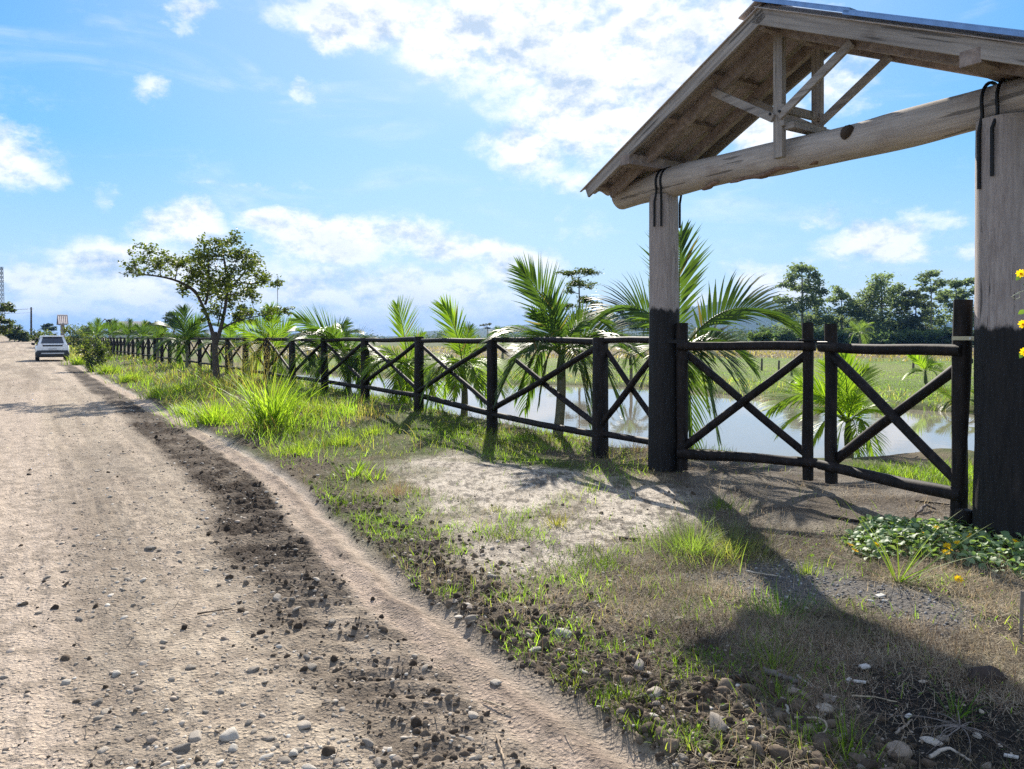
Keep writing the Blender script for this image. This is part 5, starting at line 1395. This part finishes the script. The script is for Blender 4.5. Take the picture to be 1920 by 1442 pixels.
for px, py, n_, h_, lab in ((1196, 846, 40, .45, 'dry reddish stalks on the bank between the far log post and the first fence post'), (1352, 842, 26, .55, 'thin dead stalks on the bank behind the left gate leaf'), (905, 792, 36, .35, 'dark dry stalks at the foot of the second fence post'),
                            (1655, 812, 60, .6, 'dead reedy stalks at the water edge right of the bushy palm'), (700, 742, 50, .4, 'dry weed stalks on the bank behind the fourth fence post')):
    tussock('dry_stalks', lab, px, py, n_, h_, .22, .0028, .5, .8, (.10, .07, .05), (.22, .17, .11), 500 + px, 'dry stalks along the near bank', 'stalks')

# ------------------------------------------------------------------ sticks, chips and other litter
def stick(label, pts, r, col, name='stick', group='sticks and wood scraps on the ground', h=.012, cat='stick'):
    P = np.array([gp(*p[:2]) + [0, 0, h + (p[2] if len(p) > 2 else 0)] for p in pts])
    th = thing(name, label, cat, tuple(P[0]), group)
    t = np.linspace(0, len(P) - 1, 14); Q = np.stack([np.interp(t, np.arange(len(P)), P[:, i]) for i in range(3)], 1)
    Q[:, :2] += rng.normal(0, r * .35, (14, 2))
    MB().tube(Q, np.interp(t, [0, len(P) - 1], [r, r * .55]), 8, col, .5, rng.integers(99)).build('wood', MAT['stick'], th)
    return th
GW = (.14, .125, .115); DK_ = (.035, .028, .024)
stick('thick grey broken branch lying above the round stone in the shade', [(1432, 1263), (1462, 1272), (1492, 1283)], .016, GW)
stick('pale split stick with a clean edge lying beside the grey broken branch', [(1494, 1272), (1508, 1282), (1523, 1294)], .006, (.34, .31, .27))
stick('pale splinter standing out at the shadow edge below the broken branch', [(1473, 1318), (1476, 1335), (1480, 1352)], .007, (.40, .37, .32))
stick('dark curved branch on the ground inside the gate, right of centre', [(1560, 972), (1605, 980), (1650, 983), (1678, 976)], .013, DK_)
stick('short dark branch with a raised end before the near gate post', [(1698, 980), (1712, 978), (1718, 972, .03)], .015, (.10, .07, .05))
stick('forked dark branch lying below the right gate leaf', [(1722, 965), (1735, 955, .03), (1755, 958)], .013, (.12, .10, .09))
stick('thin dark stick on the dirt under the right gate leaf', [(1718, 942), (1755, 946), (1790, 950)], .009, DK_)
stick('thin straw-coloured cane lying across the black soil', [(1595, 1310), (1640, 1312), (1682, 1322)], .004, (.33, .28, .20))
stick('bent pale root looping over the soil at the shadow edge', [(1490, 1352), (1530, 1356, .01), (1549, 1366, .015), (1548, 1380), (1510, 1384)], .005, (.30, .25, .19))
stick('thin forked twig on the black soil, lower right', [(1680, 1380), (1700, 1365), (1708, 1355)], .005, (.26, .22, .18))
stick('dry pale branch with side twigs at the bottom edge on the black soil', [(1745, 1425), (1775, 1418, .02), (1820, 1432)], .007, (.36, .32, .27))
stick('thin stalk lying on the tan tyre strip pointing up the road', [(930, 1385), (937, 1405), (945, 1430)], .005, (.34, .26, .18))
stick('thin straw on the tan strip above the oval pale stone', [(905, 1318), (930, 1326), (958, 1337)], .004, (.40, .32, .22))
stick('dark thin twig near the middle of the road', [(370, 1155), (400, 1150), (435, 1145)], .005, (.10, .075, .055))
stick('dark short stick at the right end of the sandy patch', [(1160, 1012), (1180, 1014), (1200, 1013)], .014, (.03, .026, .024))
stick('straw-coloured cane lying on the grey chippings', [(1398, 1074), (1430, 1080), (1462, 1084)], .006, (.40, .36, .30))
# dark rotten log end at the right
p = gp(1841, 1285); th = thing('rotten_log', 'dark rotten log end half buried in dry grass at the right', 'log', tuple(p))
MB().tube([p + [-.03, .0, -.02], p + [0, .02, .018], p + [.07, .04, .02], p + [.16, .06, -.01]], [.03, .042, .036, .018], 14, (.05, .038, .032), .6, 3).build('wood', MAT['bark'], th)
# dead root tuft
p = gp(1800, 1378); th = thing('dead_roots', 'pale spreading dead root tuft on the black soil at the lower right', 'roots', tuple(p))
m = MB()
for i in range(20):
    a = rng.uniform(0, 6.28); l = rng.uniform(.06, .30); q = p + [math.cos(a) * l, math.sin(a) * l, -.0]
    q[2] = gz(q[0], q[1]) + .006
    m.tube(bez(p + [0, 0, .03], (p + q) / 2 + [rng.normal(0, .03), rng.normal(0, .03), .05], q, 8), np.linspace(.0026, .0008, 8), 5, np.array((.15, .132, .12)) * rng.uniform(.6, 1.2))
m.build('roots', MAT['stick'], th)
def chip(label, px, py, l, w, a, col=(.46, .44, .41)):
    p = gp(px, py); th = thing('wood_chip', label, 'chip', tuple(p), 'pale chips in the gate shadow')
    d = np.array([math.cos(a), math.sin(a), 0]); s = np.array([-d[1], d[0], 0])
    b = MB(); b.box(p + [0, 0, .02] - d * l, p + [0, 0, .026] + d * l, s * w, np.array([0, 0, .004])); b.build('chip', MAT['stick'], th, False, .002)
    me = th.children[0].data
    me.color_attributes['Col'].data.foreach_set('color', np.tile([*col, 1.0], len(me.vertices)).astype(np.float32))
for args in (('square pale chip in the shade, uppermost of the pale chips', 1650, 1124, .022, .018, .2), ('narrow white sliver left below the uppermost chip', 1632, 1134, .018, .006, -1.0), ('narrow white sliver right below the uppermost chip', 1659, 1134, .016, .006, -.9),
             ('square white chip alone above the black soil', 1621, 1259, .020, .017, .1), ('oblong white chip at the top of the black soil', 1611, 1288, .026, .009, -.6), ('small white chip in the middle of the black soil', 1703, 1353, .012, .008, .3),
             ('white chip at the lower right corner of the black soil', 1896, 1430, .022, .008, -.7), ('tiny white fragment left on the black soil', 1592, 1284, .009, .008, .4)):
    chip(*args)
# thin stake at the right edge
p0, p1 = at(1912, 1205, 3.62), at(1917, 1108, 3.64); p0[2] = gz(p0[0], p0[1]) - .1
th = thing('stake', 'thin weathered stake standing in dry grass at the right edge', 'stake', tuple(p0))
MB().tube([p0, (p0 + p1) / 2, p1], [.009, .008, .008], 10, (.20, .17, .14), .2, 2).build('stake', MAT['stick'], th)
# short posts in the pasture
for px, py, top, D, lab in ((1460, 692, 674, 36, 'thin post in the pasture, left of two seen through the left gate leaf'), (1484, 706, 688, 33, 'short dark post in the pasture, right of two seen through the left gate leaf'),
                            (1606, 702, 684, 34, 'thin post in the pasture behind the right gate leaf'), (1428, 690, 672, 38, 'thin stake in the pasture behind the drooping palm leaves'), (1712, 700, 672, 36, 'thin post beside the small palm on the pasture edge')):
    b0, t0 = at(px, py, D), at(px, top, D); g = gz(b0[0], b0[1])
    th = thing('field_post', lab, 'post', (b0[0], b0[1], g), 'posts in the pasture')
    MB().tube([(b0[0], b0[1], g - .2), (b0[0] + .01, b0[1], g + .4), (b0[0] + .02, b0[1], g + (t0[2] - b0[2]) * 1.3)], [.05, .05, .045], 8, (.10, .085, .075), .2, 3).build('post', MAT['bark'], th)

# ------------------------------------------------------------------ white car parked on the road
CAR = dict(paint=m_plain('white_car_paint', (.78, .79, .80), .22, .6, 0, .03), glass=m_plain('dark_car_glass', (.02, .03, .045), .06, .8, 0, .1), trim=m_plain('black_car_trim', (.022, .024, .026), .5, .4),
           lamp=m_plain('red_lamp_lens', (.10, .012, .014), .15, .7), tyre=m_plain('tyre_rubber', (.018, .018, .018), .85, .2), rim=m_plain('alloy_rim', (.45, .46, .47), .35, .5, .9), plate=m_plain('number_plate', (.55, .56, .57), .5, .4))
def car():
    p = at(97, 679, 50.0); px_, py_ = p[0], p[1]; z0 = gz(px_, py_)
    th = thing('parked_car', 'white hatchback parked on the right side of the gravel road, seen from behind', 'car', (px_, py_, z0))
    fx, fy = FD[0], FD[1]
    ang = math.atan2(-fx, fy)
    th.rotation_euler = (0, 0, ang); th.scale = (1.04, 1.04, 1.04)
    def loft(rings, name, mat, parent=th, smooth=True, closed=True):
        n = len(rings[0]); V = np.concatenate([np.array(r, float) for r in rings]); a = np.arange(n); b = (a + 1) % n
        q = np.concatenate([np.stack([i * n + a, i * n + b, (i + 1) * n + b, (i + 1) * n + a], 1) for i in range(len(rings) - 1)])
        T = []
        for i, flip in ((0, True), (len(rings) - 1, False)):
            c = len(V); V = np.vstack([V, V[i * n:(i + 1) * n].mean(0)])
            T += [(i * n + (y if flip else x), i * n + (x if flip else y), c) for x, y in zip(a, b)]
        o = mk(name, V, [q, np.array(T)], mat, parent, None, smooth, False)
        o.modifiers.new('sharp', 'EDGE_SPLIT').split_angle = R(38)
        return o
    def ring(y, hw, zb, zs, zt, tw):   # half width, bottom, shoulder, top, top half width
        pts = [(-hw * .92, zb), (-hw, zb + .12), (-hw * 1.01, (zb + zs) / 2 + .05), (-hw * .985, zs), (-tw, zt), (-tw * .5, zt + .015)]
        return [(x, y, z) for x, z in pts] + [(-x, y, z) for x, z in pts[::-1]]
    body = [ring(-2.08, .76, .48, .80, .98, .62), ring(-2.02, .84, .36, .92, 1.06, .72), ring(-1.7, .885, .28, .96, 1.06, .76), ring(-.6, .90, .24, .97, 1.04, .78), ring(.6, .90, .24, .95, 1.02, .78),
            ring(1.1, .89, .24, .90, .98, .74), ring(1.75, .86, .28, .80, .88, .66), ring(2.1, .74, .36, .66, .74, .55)]
    b = loft(body, 'body', CAR['paint'])
    def cab(y, hw, z): return [(-hw, y, z), (hw, y, z)]
    gh = [[(-.78, -1.86, 1.02), (.78, -1.86, 1.02), (.60, -1.42, 1.52), (-.60, -1.42, 1.52)], [(-.80, -.2, 1.0), (.80, -.2, 1.0), (.63, -.2, 1.56), (-.63, -.2, 1.56)],
          [(-.78, 1.05, .98), (.78, 1.05, .98), (.58, .30, 1.50), (-.58, .30, 1.50)]]
    loft(gh, 'cabin', CAR['paint'], smooth=False)
    rt = MB(); rt.box((0, -1.50, 1.535), (0, .28, 1.525), (.60, 0, 0), (0, 0, .02)); rt.build('roof', CAR['paint'], th, False, .02, False)
    m = MB(); m.add([(-.60, -1.835, 1.10), (.60, -1.835, 1.10), (.50, -1.50, 1.47), (-.50, -1.50, 1.47), (-.60, -1.80, 1.10), (.60, -1.80, 1.10), (.50, -1.47, 1.47), (-.50, -1.47, 1.47)],
                    [(0, 1, 2, 3), (4, 7, 6, 5), (0, 3, 7, 4), (1, 5, 6, 2), (3, 2, 6, 7), (0, 4, 5, 1)])
    m.build('rear_window', CAR['glass'], th, False, 0, False)
    m = MB(); m.box((0, -1.58, 1.52), (0, -1.40, 1.545), (.58, 0, 0), (0, 0, .018)); m.build('rear_spoiler', CAR['paint'], th, False, .01, False)
    for s in (-1, 1):
        m = MB(); m.add([(s * .80, -1.35, 1.06), (s * .805, .70, 1.03), (s * .645, .20, 1.44), (s * .645, -1.15, 1.46)], [(0, 1, 2, 3) if s > 0 else (3, 2, 1, 0)]); 
        m.add([(s * .78, -1.35, 1.06), (s * .785, .70, 1.03), (s * .625, .20, 1.44), (s * .625, -1.15, 1.46)], [(0, 3, 2, 1) if s > 0 else (1, 2, 3, 0)]); m.build('side_window', CAR['glass'], th, False, 0, False)
        m = MB(); m.box((s * .50, -2.075, .955), (s * .84, -1.93, .975), (0, -.015, .0), (0, 0, .065)); m.build('tail_light', CAR['lamp'], th, False, .01, False)
        m = MB(); m.box((s * .90, .62, 1.03), (s * 1.09, .60, 1.05), (0, .06, 0), (0, 0, .075)); m.build('wing_mirror', CAR['trim'], th, False, .02, False)
    m = MB(); m.box((-.50, -2.075, .955), (.50, -2.075, .955), (0, .02, 0), (0, 0, .045)); m.build('light_strip', CAR['trim'], th, False, .005, False)
    bp = loft([ring(-2.16, .72, .30, .50, .60, .66), ring(-2.10, .86, .26, .54, .66, .80), ring(-1.80, .905, .24, .56, .66, .86)], 'rear_bumper', CAR['trim'])
    m = MB(); m.box((-.60, -2.165, .485), (.60, -2.165, .485), (0, .01, 0), (0, 0, .035)); m.build('bumper_strip', CAR['plate'], bp, False, .005, False)
    m = MB(); m.box((-.22, -2.085, .76), (.22, -2.085, .76), (0, .012, 0), (0, 0, .06)); m.build('number_plate', CAR['plate'], th, False, .004, False)
    for s in (-1, 1):
        for y in (-1.30, 1.30):
            w = MB(); w.tube([(s * (.74 + k), y, .33) for k in (-.06, -.045, .12, .14)], [.27, .335, .335, .29], 24); wo_ = w.build('wheel', CAR['tyre'], th, True, 0, False)
            h = MB(); h.tube([(s * .86, y, .33), (s * .885, y, .33)], [.21, .19], 20); h.build('rim', CAR['rim'], wo_, True, 0, False)
    ex = MB(); ex.tube([(.45, -2.15, .27), (.45, -1.9, .27)], .03, 10); ex.build('exhaust', CAR['trim'], th, True, 0, False)
car()

# ------------------------------------------------------------------ far structures
p = at(118, 640, 93.0)
pz = gz(p[0], p[1]) - .25
q0 = np.array([p[0], p[1]]) + FD * 3.4
build_portal((q0[0], q0[1], pz), U3, N3, 'small far roofed gateway standing by the road beyond the parked car', False)
# utility pole and its wires
b0 = at(58.5, 630, 150); zt = at(58.5, 576, 150)[2]; g = gz(b0[0], b0[1])
th = thing('utility_pole', 'dark wooden utility pole standing beside the far end of the road', 'pole', (b0[0], b0[1], g))
MB().tube([(b0[0], b0[1], g - .5), (b0[0], b0[1], (g + zt) / 2), (b0[0], b0[1], zt)], [.20, .17, .14], 12, (.06, .05, .045), .1, 2).build('pole', MAT['bark'], th)
b = MB(); b.box((b0[0] - .9, b0[1], zt - .35), (b0[0] + .5, b0[1], zt - .35), (0, .05, 0), (0, 0, .06)); b.build('crossarm', MAT['bark'], th, False)
for z, yy in ((zt - .30, 0), (zt - .32, .6), (zt - 1.05, .2)):
    e = at(-260, 590, 152)
    MB().tube(bez((b0[0], b0[1] + yy, z), ((b0[0] + e[0]) / 2, b0[1] + yy, z - 1.0), (e[0], e[1] + yy, z + .4), 30), .018, 5, (.05, .05, .05)).build('wire', MAT['iron'], th)
# lattice mast
b0 = at(3, 640, 320); zt = at(3, 500, 320)[2]; g = gz(b0[0], b0[1])
th = thing('lattice_mast', 'tall blue-grey lattice radio mast at the left edge of the sky', 'mast', (b0[0], b0[1], g))
m = MB(); H_ = zt - g; cs = ((-1, -1), (1, -1), (1, 1), (-1, 1))
def mp(i, t): 
    w = .95 * (1 - t) + .35 * t
    return np.array([b0[0] + cs[i % 4][0] * w, b0[1] + cs[i % 4][1] * w, g + H_ * t])
steel = m_plain('galvanised_steel', (.22, .24, .27), .5, .5, .5)
for i in range(4): m.tube([mp(i, 0), mp(i, .5), mp(i, 1)], .09, 6)
for k in range(16):
    for i in range(4):
        m.tube([mp(i, k / 16), mp(i + 1, (k + 1) / 16)], .05, 5); m.tube([mp(i + 1, k / 16), mp(i, (k + 1) / 16)], .05, 5)
m.build('lattice', steel, th)
for z in (.55, .78, .93):
    d = MB(); c = mp(0, z); d.tube([c + [-.3, -.5, -.8], c + [-.3, -.5, .8]], .28, 8); d.build('antenna', steel, th)
# house with a grey roof behind the palms
hb = at(246, 640, 170); g = gz(hb[0], hb[1])
th = thing('farmhouse', 'low house with a wide grey gabled roof half hidden behind the far palms', 'house', (hb[0], hb[1], g))
wallm = m_plain('plaster_wall', (.55, .53, .50), .9, .2); rfm = m_plain('grey_roof_sheet', (.25, .24, .235), .7, .3); wnm = m_plain('window_pane', (.03, .035, .04), .1, .6)
zr = at(246, 603, 170)[2]; ze = zr - 1.15
b = MB(); b.box((hb[0] - 3.6, hb[1], (g + ze) / 2), (hb[0] + 3.6, hb[1], (g + ze) / 2), (0, 3, 0), (0, 0, (ze - g) / 2)); wl_ = b.build('wall', wallm, th, False)
b = MB(); rf = []
for s in (-1, 1):
    a0, a1 = np.array([hb[0] - 4.1, hb[1], zr]), np.array([hb[0] + 4.1, hb[1], zr]); v = np.array([0, s * 1.85, -.62])
    b.box(a0 + v, a1 + v, v, np.array([0, .02, .06]))
b.build('roof', rfm, th, False)
for s in (-1.9, 1.9):
    b = MB(); b.box((hb[0] + s - .6, hb[1] - 3.02, g + 1.7), (hb[0] + s + .6, hb[1] - 3.02, g + 1.7), (0, .03, 0), (0, 0, .55)); b.build('window', wnm, th, False)
# open A-frame roof left of the house
ab = at(203, 640, 150); g2 = gz(ab[0], ab[1]); za = at(203, 598, 150)[2]
th = thing('frame_shed', 'open timber A-frame shed left of the grey roof, far off', 'shed', (ab[0], ab[1], g2))
for yy in (-1.2, 1.2):
    b = MB()
    for s in (-1, 1): b.tube([(ab[0], ab[1] + yy, za), (ab[0] + s * 1.9, ab[1] + yy, za - 2.2)], .09, 8)
    b.tube([(ab[0] - 1.3, ab[1] + yy, za - 1.5), (ab[0] + 1.3, ab[1] + yy, za - 1.5)], .08, 8)
    b.build('frame', MAT['board'], th)
for s in (-1, 1):
    b = MB(); b.tube([(ab[0] + s * 1.7, ab[1] - 1.2, g2), (ab[0] + s * 1.7, ab[1] - 1.2, za - 2)], .1, 8); b.tube([(ab[0] + s * 1.7, ab[1] + 1.2, g2), (ab[0] + s * 1.7, ab[1] + 1.2, za - 2)], .1, 8); b.build('leg', MAT['board'], th)

# ------------------------------------------------------------------ far woods and hills
def far_wood():
    rg = np.random.default_rng(55)
    LV, LT, LK, n = [], [], [], 0
    for i in range(380):
        px = rg.uniform(150, 1960); D = rg.uniform(200, 420)
        c = at(px, 640, D); g = gz(c[0], c[1])
        prof = 1.5 + 2.6 * fbm(np.array([px * .012]), np.array([3.3]), 3, 3)[0] ** 1.3 * 1.6 + (3.5 if px > 1240 else 0) * rg.uniform(.2, 1)
        h = prof * rg.uniform(.6, 1.15) * (D / 300)
        k = 90
        q = rg.normal(0, 1, (k, 3)) * [h * .5, h * .5, h * .25] + [c[0], c[1], g + h * .55]
        V, T, K = leaf_cards(q, .9 * h / 4 * rg.uniform(.7, 1.3, k), rg, .6, (.03, .05, .03), (.075, .095, .05))
        LV.append(V); LT.append(T + n); n += len(V); LK.append(K * rg.uniform(.75, 1.25))
    o = mk('far_wood', np.concatenate(LV), [np.concatenate(LT)], MAT['farleaf'], None, np.concatenate(LK), False)
    tag(o, 'low line of far trees and scrub along the horizon', None, None, 'stuff')
far_wood()
def ridge(pts, D, depth, seed, label):
    pts = np.array(pts, float); xs = np.arange(pts[0, 0], pts[-1, 0], 1.0)
    ys = np.interp(xs, pts[:, 0], pts[:, 1])
    n = len(xs); rows = 26
    V = []
    for j in range(rows):
        v = j / (rows - 1)                      # 0 near foot, .6 crest, 1 far foot
        f = math.sin(min(v / .6, 1) * math.pi / 2) if v <= .6 else math.cos((v - .6) / .4 * math.pi / 2)
        d = D + (v - .6) * depth
        X = (xs - CX) / FPX * D * (1 + (v - .6) * .02)
        hgt = np.maximum((HZ - ys) / FPX * D + EYE + 2, 0)
        tn = fbm(xs * .03 + seed, np.full(n, v * 6.0), 4, seed) - .5
        tr = vnoise(xs * .45, np.full(n, v * 40.0), seed + 5) * 7 + vnoise(xs * .16, np.full(n, v * 17.0), seed + 6) * 7 - 8
        Zz = hgt * f * (1 + .25 * tn * (1 - abs(v - .6))) + tr * (f > .15) * min(1, f * 2)
        V.append(np.stack([X, np.full(n, d) + 60 * tn, Zz - 3], 1))
    V = np.concatenate(V)
    i = np.arange(rows - 1)[:, None] * n; j = np.arange(n - 1)[None, :]
    Q = np.stack([i + j, i + j + 1, i + n + j + 1, i + n + j], -1).reshape(-1, 4)
    o = mk('hill', V, [Q], MAT['hill'], None, None, True)
    tag(o, label, None, None, 'structure')
ridge([(700, 640), (770, 630), (810, 622), (850, 618), (920, 615), (1000, 608), (1060, 603), (1110, 597), (1160, 591), (1210, 586), (1270, 578), (1330, 570), (1370, 567), (1410, 567), (1450, 573), (1500, 582), (1580, 592), (1680, 602), (1800, 612), (1960, 622), (2100, 638)], 2600, 1100, 3, 'wooded blue hill behind the gate')
ridge([(-300, 640), (-100, 626), (60, 630), (300, 629), (480, 626), (640, 628), (800, 634), (900, 640)], 3600, 900, 9, 'very low far hill along the left horizon')

# ------------------------------------------------------------------ the air
hz = bpy.data.materials.new('haze'); hz.use_nodes = True
ht = hz.node_tree; ht.nodes.clear()
pv = ht.nodes.new('ShaderNodeVolumePrincipled'); pv.inputs['Color'].default_value = (.17, .42, .88, 1); pv.inputs['Density'].default_value = .00015; pv.inputs['Anisotropy'].default_value = 0.0
ho = ht.nodes.new('ShaderNodeOutputMaterial'); ht.links.new(pv.outputs[0], ho.inputs['Volume'])
try: hz.cycles.homogeneous_volume = True
except Exception: pass
hb_ = MB(); hb_.box((0, -7200, 84), (0, 7200, 84), (7200, 0, 0), (0, 0, 90))
ho_ = hb_.build('haze', hz, None, False)
tag(ho_, 'thin pale haze in the air', None, None, 'stuff')
